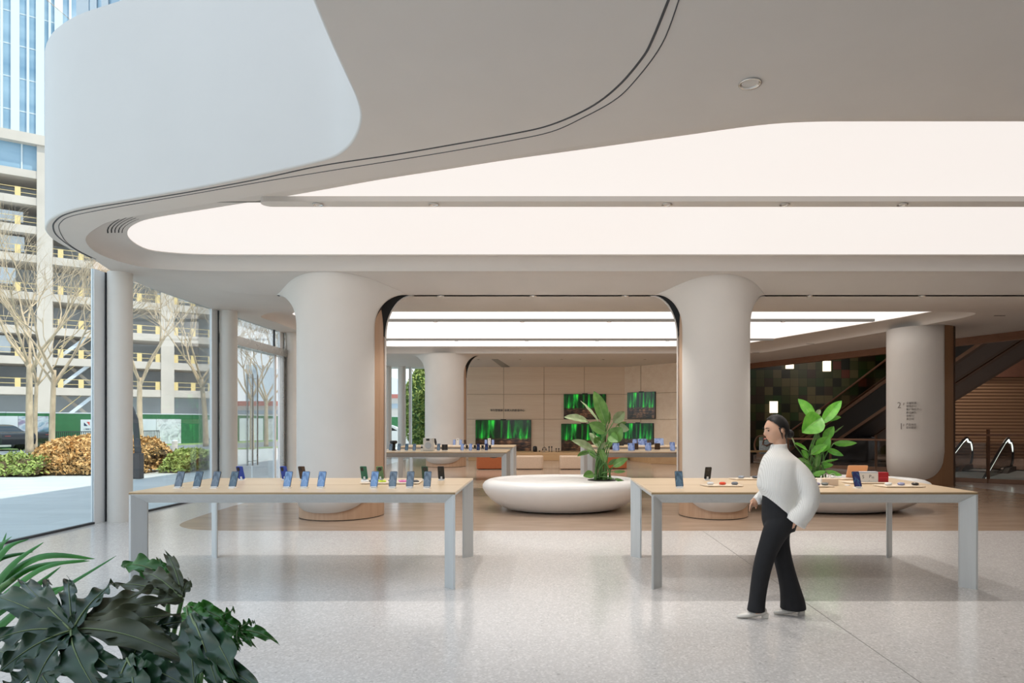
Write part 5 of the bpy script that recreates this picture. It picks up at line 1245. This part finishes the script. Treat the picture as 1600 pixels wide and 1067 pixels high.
hedge(X_(240, 20.0), X_(395, 25.0), 20.4, 22.4, .62, 'hedge_g', 'low yellow-green shrub bed right of the brown hedge', 3500, 3)
def bush(c, r, h, n, lab):
    rnd = random.Random(5); e = empty('evergreen_tree', c, 0, lab, 'tree'); mb = MB()
    ob('trunk', MB().tube([(0, 0, 0), (0, 0, h*.5)], [.1, .06], 8), M['bark'], e)
    core = MB().sphere((0, 0, h*.52), (r*.8, r*.8, h*.45), 20, 12); ob('crown_core', core, M['stem'], e, smooth=True)
    for k in range(n):
        u = rnd.random(); th = rnd.uniform(0, 2*pi); z = h*(.08+.92*u); rr = r*(sin(pi*(.12+.85*u))**.8)*rnd.uniform(.75, 1.08)
        cc = Vector((rr*cos(th), rr*sin(th), z)); a = Vector((rnd.gauss(0, 1), rnd.gauss(0, 1), rnd.gauss(0, 1))).normalized()*.11; b = a.cross(Vector((rnd.gauss(0, 1), rnd.gauss(0, 1), 1))).normalized()*.05; mb.add([cc-a, cc+b, cc+a, cc-b], [(0, 1, 2, 3)])
    ob('leaves', mb, M['hedge_g'], e, fix=False)
bush(Vector((X_(662, 31), 31, GZ)), 1.05, 4.4, 5000, 'rounded evergreen tree outside the rear window beside the far column')
# slanted metal sign post outside
e = empty('sign_post', (X_(214, 18.3), 18.3, GZ), 0, 'leaning grey metal post on a block base outside, beside the first round column', 'post')
ob('block', MB().box((-.14, -.1, 0), (.14, .1, .72)), M['dark'], e, bevel=.01); ob('blade', MB().prism([(-.05, -.03, .72), (.12, -.03, .72), (.02, -.03, 1.7), (-.14, -.03, 2.1)], (0, .06, 0)), M['dark'], e)
for i, x in enumerate((247, 273)):
    e = empty('bollard', (X_(x, 27+i*2), 27+i*2, GZ), 0, ['short pale bollard behind the hedge', 'short pale bollard right of the grey interior poster'][i], 'bollard'); ob('post', MB().lathe([(.12, 0), (.12, .75)], n=14), M['concrete'], e); ob('cap', MB().lathe([(.12, .75), (.08, .8)], n=14), M['poster'], e)

# ------------------------------------------------------------ mall beyond the shopfront line
def escal(P, t0, t1, dirx, slope, width, lab, flat0=1.5, led=False, flat1=0, truss=.95, name='escalator'):
    P = Vector(P); d = Vector((*dirx, 0)).normalized(); s = Vector((-d.y, d.x, 0)); e = empty(name, P+d*(t0*1.0), 0, lab, 'escalator')
    def q(t, o, z): return P+d*t+s*o+Vector((0, 0, slope*max(0, t-t0)+z)) if slope > 0 else P+d*t+s*o+Vector((0, 0, slope*max(0, t-t0)+z))
    n = Vector((0, 0, 1))
    low = -truss
    def slab(o0, o1, z0, z1, nm, mat, ta=t0, tb=t1, flat=True, bev=0):
        pts = [q(ta-(flat0 if flat else 0), o0, z0), q(t0, o0, z0), q(tb, o0, z0), q(tb, o0, z1), q(t0, o0, z1), q(ta-(flat0 if flat else 0), o0, z1)]
        return ob(nm, MB().prism(pts, s*(o1-o0)), mat, e, world=True)
    slab(-width/2-.22, -width/2, low, .12, 'side_cladding', M['cladding']); slab(width/2, width/2+.22, low, .12, 'side_cladding', M['cladding'])
    slab(-width/2-.24, -width/2-.02, .0, .14, 'top_band', M['bronze']); slab(-width/2-.24, -width/2-.2, low, low+.12, 'lower_band', M['bronze'])
    slab(-width/2, width/2, low, low+.08, 'underside', M['dark'])
    st = MB(); run = .4; k = 0; t = t0
    while t < t1-.2:
        z = slope*(t-t0); a = P+d*t+s*(-width/2)+Vector((0, 0, z)); st.prism([a, a+d*run, a+d*run+Vector((0, 0, -.3)), a+Vector((0, 0, -.3))], s*width); t += run
    ob('steps', st, M['dark'], e, world=True)
    for o in (-width/2-.08, width/2+.08):
        slab(o-.006, o+.006, .12, .92, 'glass_side', M['glass_dark'])
        hp = [q(t0-flat0-.0, o, .12), q(t0-flat0-.25, o, .3), q(t0-flat0-.3, o, .6), q(t0-flat0-.1, o, .9), q(t0-flat0+.3, o, .96), q(t0, o, .96), q(t1, o, .96)]
        hr = ob('handrail', MB().tube(catmull(hp, 4), .04, 8), M['black'] if led else M['brownbeam'], e, world=True, smooth=True)
        if led: ob('light_line', MB().tube([p+Vector((0, 0, -.06)) for p in catmull(hp, 4)], .022, 6), M['ledwhite'], hr, world=True)
    return e
dS = (.392, -.92)
escal((10.9, 28.2, 0), 0, 11, dS, .577, 1.0, 'long rising escalator beyond the shopfront, before the green tiles')
escal((12.6, 29.3, 0), 0, 11, dS, .577, 1.0, 'second rising escalator parallel behind the first, before the green tiles')
escal((14.35, 21.0, 0), 0, 5.0, (-.70, -.72), -.30, 1.0, 'descending escalator with lit handrail at the far right', led=True, flat0=1.2, truss=.4)
# guard rails of glass
def guard(a, b, lab, posts=3, hh=1.0):
    a = Vector(a); b = Vector(b); e = empty('glass_balustrade', (*((a+b)/2).to_2d(), 0), 0, lab, 'balustrade')
    for i in range(posts-1):
        p = a.lerp(b, i/(posts-1)); q = a.lerp(b, (i+1)/(posts-1)); ob('glass_pane', MB().beam(p+Vector((0, 0, .55)), q+Vector((0, 0, .55)), .012, 1.0), M['glass_dark'], e, world=True)
    for i in range(posts): p = a.lerp(b, i/(posts-1)); ob('post', MB().box((p.x-.03, p.y-.03, 0), (p.x+.03, p.y+.03, hh+.15)), M['bronze'], e, world=True)
    ob('handrail', MB().beam(a+Vector((0, 0, hh)), b+Vector((0, 0, hh)), .07, .06), M['brownbeam'], e, world=True); ob('base_rail', MB().beam(a+Vector((0, 0, .05)), b+Vector((0, 0, .05)), .06, .1), M['bronze'], e, world=True)
guard((8.7, 23.0, 0), (12.2, 20.6, 0), 'glass balustrade with brown handrail behind the bright green plant', 4)
guard((10.72, 17.45, 0), (12.6, 16.3, 0), 'tall glass balustrade in front of the descending escalator', 3, 1.25)
e = empty('round_bench', (X_(1330, 26), 26, 0), 0, 'dark rounded seat in the mall behind the bright green plant', 'seat'); ob('seat', MB().lathe([(.5, 0), (.9, .1), (1.0, .5), (.95, .95), (.6, 1.05)], n=32), M['dark'], e, smooth='auto'); ob('base', MB().lathe([(.45, 0), (.45, .02)], n=24), M['black'], e)
e = empty('side_table', (X_(1190, 25), 25, 0), 0, 'low beige-topped bench by the green tiles, left of the woman', 'bench'); ob('top', MB().box((-.5, -.25, .42), (.5, .25, .48)), M['oak_edge'], e); 
for sx_ in (-.42, .42): ob('leg', MB().box((sx_-.03, -.2, 0), (sx_+.03, .2, .42)), M['black'], e)
# pillar directory lettering
dl = empty('pillar_lettering', (pc.x, pc.y, 0), 0, 'grey floor directory lettering, 2F above 1F, on the right pillar', 'lettering')
def ptext(s, x, y, size, ext=.002):
    # place on the front of the round shell where pixel column x falls
    rr = pr+.034; best = None
    for k in range(-480, 160):
        ph_ = radians(k/4); p = pc+Vector((sin(ph_), -cos(ph_), 0))*rr; e_ = abs(VX+F*p.x/p.y-x)
        if (p.xy.dot(Vector((sin(ph_), -cos(ph_)))) < 0) and (best is None or e_ < best[0]): best = (e_, ph_, p)
    _, ph_, p = best; z = H-(y-HY)*p.y/F
    return bpy_text(s, (p.x-pc.x, p.y-pc.y, z), size, M['dirgrey'], dl, 'characters', rot=(pi/2, 0, ph_), align='LEFT', ext=ext)
ptext('2', 1402, 637.5, .22); ptext('F', 1411, 633, .08); ptext('1', 1405, 670.5, .22); ptext('F', 1411, 666, .08)
for i, s in enumerate(('全屋智能', '智慧办公', '客户服务中心', '影音娱乐', '会客厅', '洗手间')): ptext(s, 1416, 631+i*5, .062)
for i, s in enumerate(('产品体验', '运动健康')): ptext(s, 1415.5, 664.5+i*4.8, .062)
# ------------------------------------------------------------ the walking woman
Y0 = 5.27
M['skin'] = pm('skin', 'D9A98C', .5, sss=.15)
M['hair'] = pm('black_hair', '14110E', .55, var=.2, scale=30, stretch=(1, 1, .2))
M['lip'] = pm('lips', 'B8675C', .4)
M['trouser'] = pm('black_trousers', '121216', .8, var=.15, scale=20)
M['shoe'] = pm('cream_leather', 'D8D3CA', .35)
def knit():
    m = NT('white_knit'); b = m.b
    w = m.tex('ShaderNodeTexWave', Scale=30, coord='Object', Distortion=.4); w.bands_direction = 'X'
    n = m.tex(Scale=60, Detail=3)
    r = m.ramp(w.outputs['Fac'], [(.0, lin('DDD9D2')), (.6, lin('EAE7E1'))]); m.l.new(r.outputs[0], b.inputs['Base Color'])
    ad = m.node('ShaderNodeMath', operation='MULTIPLY_ADD'); ad.inputs[1].default_value = .25
    m.l.new(n.outputs['Fac'], ad.inputs[0]); m.l.new(w.outputs['Fac'], ad.inputs[2]); m.bump(ad.outputs[0], .35, .004)
    b.inputs['Roughness'].default_value = .9
    return m.m
M['knit'] = knit()
def q(x, y, o=0.0): return W(x, y, Y0+o) if o == 0 else Vector(((x-VX)*Y0/F, Y0+o, H-(y-HY)*Y0/F))
def lring(cx, cy, rx, ry, tilt=0, o=0, n=28):
    c = q(cx, cy, o); k = Y0/F
    return [c+Vector((rx*k*cos(2*pi*j/n), ry*sin(2*pi*j/n), -tilt*k*cos(2*pi*j/n))) for j in range(n)]
def loft(mb, rings):
    rows = []
    for i in range(len(rings)-1):
        a, b = rings[max(i-1, 0)], rings[i]; c, d = rings[i+1], rings[min(i+2, len(rings)-1)]
        for k in range(4):
            t = k/4; rows.append([.5*((2*b[j])+(c[j]-a[j])*t+(2*a[j]-5*b[j]+4*c[j]-d[j])*t*t+(3*b[j]-a[j]-3*c[j]+d[j])*t**3) for j in range(len(b))])
    rows.append(rings[-1]); o = len(mb.v); n = len(rows[0]); mb.grid(rows, True)
    mb.f.append(tuple(o+j for j in range(n))[::-1]); m = o+(len(rows)-1)*n; mb.f.append(tuple(m+j for j in range(n)))
def headpts(hc, sc=1.0, nu=72, nv=48):
    """head surface rows; face towards -X"""
    rows = []
    for i in range(nv+1):
        th = pi*i/nv; row = []
        for j in range(nu):
            a = 2*pi*j/nu; d = Vector((sin(th)*cos(a), sin(th)*sin(a), -cos(th)))
            x, y, z = d.x*.094, d.y*.073, d.z*.112
            if z < 0:
                f_ = -z/.112; y *= 1-.28*f_**1.5; x = x*(1-.12*f_) if x > 0 else x
                if x < 0: x -= .012*f_**2
            if x > 0: x *= 1.04
            if x < 0:
                g = lambda cy, cz, sy, sz: math.exp(-((y-cy)/sy)**2-((z-cz)/sz)**2)
                x -= .021*g(0, -.022, .011, .016)+.010*g(0, 0, .009, .02)          # nose
                x -= .009*g(0, -.058, .022, .009)+.010*g(0, -.088, .024, .014)     # lips, chin
                x += .010*g(.031, .008, .017, .013)+.010*g(-.031, .008, .017, .013)  # sockets
                x -= .004*g(0, .035, .05, .014); x += .004*g(0, -.072, .02, .005)
            row.append(Vector((x, y, z))*sc)
        rows.append(row)
    return rows
HT = Matrix.Translation(q(1212.5, 671.5)) @ Matrix.Rotation(radians(8), 4, 'Z') @ Matrix.Rotation(radians(-9), 4, 'Y')
body = MB(); body.grid(headpts(None), True); 
# ears
for s_ in (-1, 1): body.sphere((.012, s_*.074, -.012), (.016, .008, .026), 12, 8)
body.xf(HT)
body.tube([q(1217, 683), q(1219, 695), q(1219, 715)], [.052, .05, .06], 18)
loft(body, [lring(1219, 712, 12, .10), lring(1219, 724, 20, .17), lring(1217, 745, 22, .16), lring(1216, 775, 20, .14), lring(1217, 805, 22, .15)])
# arms under the sleeves and hands
def arm(pts, r): body.tube(catmull(pts, 5), r if isinstance(r, list) else r, 12)
def hand(base, fd, nrm, sc=1.0, curl=.5, side=1):
    """palm at base pointing along fd with five fingers; nrm: palm normal"""
    fd = Vector(fd).normalized(); n = Vector(nrm).normalized(); s = fd.cross(n).normalized(); n = s.cross(fd); b = Vector(base)
    body.tube([b-fd*.02, b+fd*.03, b+fd*.075], [(.019, .026), (.016, .036), (.013, .037)] if abs(Vector((0, 0, 1)).dot(s)) < 2 else .03, 12)
    for k, (o, L) in enumerate(((-.03, .062), (-.010, .074), (.010, .069), (.029, .054))):
        p = b+fd*.070+s*o; pts = [p]; d = fd.copy()
        for m_ in range(3):
            d = (d+n*curl*(.5+.25*m_)*(1+.12*k)).normalized(); p = p+d*L*sc*(.42, .32, .26)[m_]; pts.append(p)
        body.tube(pts, [.0088, .0084, .0078, .0062], 8)
    p = b+fd*.02+s*side*.032; body.tube([p, p+(fd*.6+s*side*.7+n*.3).normalized()*.035, p+(fd*.9+s*side*.45+n*.5).normalized()*.062], [.011, .0098, .0075], 8)
arm([q(1230, 732, -.12), q(1240, 748, -.16), q(1248, 772, -.20), q(1240, 794, -.195), q(1230, 808, -.16)], [.036-.0006*k for k in range(21)])
hand(q(1229, 812, -.140), (-.75, .12, -.75), (-.3, .9, .1), 1, .22, 1)
arm([q(1222, 734, .15), q(1226, 748, .21), q(1222, 768, .225), q(1207, 777, .2), q(1195, 784, .165)], [.036-.0006*k for k in range(21)])
hand(q(1195.5, 782.5, .165), (-.75, -.1, -.65), (.5, -.6, -.5), 1, .35, -1)
# legs and feet under the clothes
body.tube(catmull([q(1218, 812, -.07), q(1193, 868, -.06), q(1181, 945, -.05), q(1180, 955, -.05)], 5), [.075-.0027*k for k in range(16)], 14)
body.tube(catmull([q(1222, 812, .07), q(1228, 868, .06), q(1246, 945, .05), q(1247, 952, .05)], 5), [.075-.0027*k for k in range(16)], 14)
pe = empty('person', (q(1210, 800).x, Y0, 0), 0, 'woman in a white knit sweater and flared black trousers walking left, hand in pocket', 'person')
rem = lambda v, it: [('REMESH', dict(mode='VOXEL', voxel_size=v, use_smooth_shade=True)), ('SMOOTH', dict(iterations=it, factor=.5))]
ob('body', body, M['skin'], pe, smooth=True, world=True, mods=rem(.0055, 2))
hp = headpts(None, 1.0, 72, 48); hm = MB(); hm.grid(hp, True); keep = []
ctr = Vector((0, 0, 0))
nv_ = []
for v in hm.v:
    d = v.normalized(); nv_.append(v+d*.011+Vector((.004, 0, .004))+d*.0015*sin(atan2(v.y, v.z)*40))
base_v = hm.v; hm.v = nv_
def keepf(f_):
    c = sum((base_v[i] for i in f_), Vector())/len(f_)
    ear = ((c.x-.012)/.022)**2+((c.z+.014)/.026)**2 < 1
    return (c.x*1.15+c.z*1.05 > .022-.35*abs(c.y)*.4 and c.z > -.085 and not ear) or (c.x > .035 and c.z > -.09)
hm.f = [f_ for f_ in hm.f if keepf(f_)]
hm.xf(HT)
hr = ob('hair', hm, M['hair'], pe, smooth=True, world=True, fix=False, mods=[('SOLIDIFY', dict(thickness=.012, offset=-1)), ('SMOOTH', dict(iterations=3, factor=.5))])
bn_ = MB().sphere((0, 0, 0), (.034, .04, .036), 18, 12).xf(HT @ Matrix.Translation((.112, 0, -.052)))
ob('hair_bun', bn_, M['hair'], hr, smooth=True, world=True)
wsp = MB()
for s_ in (-1, 1):
    for k in range(3): wsp.tube([HT @ Vector((-.012+.006*k, s_*.074, .02)), HT @ Vector((-.002+.006*k, s_*.078, -.03)), HT @ Vector((.006+.004*k, s_*.070, -.075))], [.003, .0025, .001], 5)
ob('hair_strands', wsp, M['hair'], hr, smooth=True, world=True)
for s_ in (-1, 1):
    ey = ob('eye', MB().sphere((0, 0, 0), (.006, .013, .0055), 14, 8).xf(HT @ Matrix.Translation((-.0815, s_*.031, .006)) @ Matrix.Rotation(s_*.35, 4, 'Z')), M['black'], pe, smooth=True, world=True)
    ob('eyebrow', MB().tube([HT @ Vector((-.096, s_*.014, .025)), HT @ Vector((-.0945, s_*.030, .030)), HT @ Vector((-.082, s_*.047, .026))], [.0025, .003, .0015], 6), M['hair'], pe, smooth=True, world=True)
ob('lips', MB().sphere((0, 0, 0), (.006, .019, .0065), 16, 8).xf(HT @ Matrix.Translation((-.1055, 0, -.057))), M['lip'], pe, smooth=True, world=True)
sw = MB()
loft(sw, [lring(1217, 693.5, 12.5, .062, -1), lring(1217, 701, 13.5, .068, 1), lring(1219, 709.5, 20, .13, 2), lring(1221.5, 718, 27.5, .185, 3), lring(1221, 735, 33, .205, 3), lring(1218, 757, 33, .205, 7), lring(1215, 773, 30, .195, 13), lring(1215, 787, 25, .18, 19), lring(1216, 796, 22.5, .17, 21)])
def sleeve(pts, r): sw.tube(catmull(pts, 5), r, 18)
def interp(vals, n):
    out = []
    for i in range(n): t = i/(n-1)*(len(vals)-1); k = min(int(t), len(vals)-2); out.append(vals[k]+(vals[k+1]-vals[k])*(t-k))
    return out
sleeve([q(1229, 722, -.10), q(1239, 736, -.155), q(1248, 756, -.195), q(1250, 775, -.205), q(1243, 792, -.205), q(1235, 804, -.185), q(1230, 812, -.175)], interp([.06, .070, .074, .074, .072, .076, .084], 31))
sleeve([q(1222, 718, .13), q(1226, 733, .19), q(1228, 755, .22), q(1222, 770, .23), q(1207, 777, .2), q(1191, 787, .155)], interp([.055, .066, .066, .062, .052, .040], 26))
ob('sweater', sw, M['knit'], pe, smooth=True, world=True, mods=rem(.009, 4))
tr_ = MB()
loft(tr_, [lring(1213, 780, 20, .145, 8), lring(1216, 797, 24, .165, 4), lring(1218, 812, 26, .165), lring(1218, 828, 22, .15)])
loft(tr_, [lring(1219, 806, 22, .10, 0, -.07), lring(1212, 822, 23, .10, 0, -.07), lring(1202, 842, 18.5, .09, 0, -.065), lring(1193, 865, 15.5, .08, 0, -.06), lring(1187, 888, 14, .075, 0, -.055), lring(1183, 912, 13, .072, 0, -.05), lring(1180, 934, 12.5, .072, 0, -.05), lring(1178, 952, 13.5, .078, 0, -.05)])
loft(tr_, [lring(1222, 806, 20, .10, 0, .07), lring(1222, 828, 17, .10, 0, .07), lring(1222, 848, 15.5, .09, 0, .065), lring(1226, 870, 14.5, .082, 0, .06), lring(1232, 895, 14.5, .08, 0, .055), lring(1238, 920, 16, .085, 0, .05), lring(1242, 940, 18.5, .095, 0, .05), lring(1243, 954, 20, .10, 0, .05)])
ob('trousers', tr_, M['trouser'], pe, smooth=True, world=True, mods=rem(.009, 4))
for x0, o, tip in ((1179, -.05, 0.0), (1243, .05, 0.0)):
    b = q(x0, 959, o); b.z = 0; sh_ = MB()
    # last: heel to pointed toe along -X
    prof = [(.085, .030, .030, .085), (.05, .036, .022, .09), (0, .035, .012, .075), (-.06, .038, .004, .055), (-.11, .036, .003, .042), (-.145, .024, .004, .032), (-.165, .008, .006, .020)]
    rows = []
    for x, w_, z0, z1 in prof:
        rows.append([b+Vector((x, w_*cos(2*pi*j/20), (z0+z1)/2+(z1-z0)/2*sin(2*pi*j/20))) for j in range(20)])
    sh_.grid(rows, True); n = 20; sh_.f.append(tuple(range(n))[::-1]); sh_.f.append(tuple(range(6*n, 7*n)))
    so = ob('shoe', sh_, M['shoe'], pe, smooth=True, world=True, mods=[('SUBSURF', dict(levels=1, render_levels=1))])
    ob('block_heel', MB().prism([b+Vector((.088, -.024, 0)), b+Vector((.045, -.024, 0)), b+Vector((.045, .024, 0)), b+Vector((.088, .024, 0))], (.004, 0, .045)), M['shoe'], so, world=True, bevel=.004)
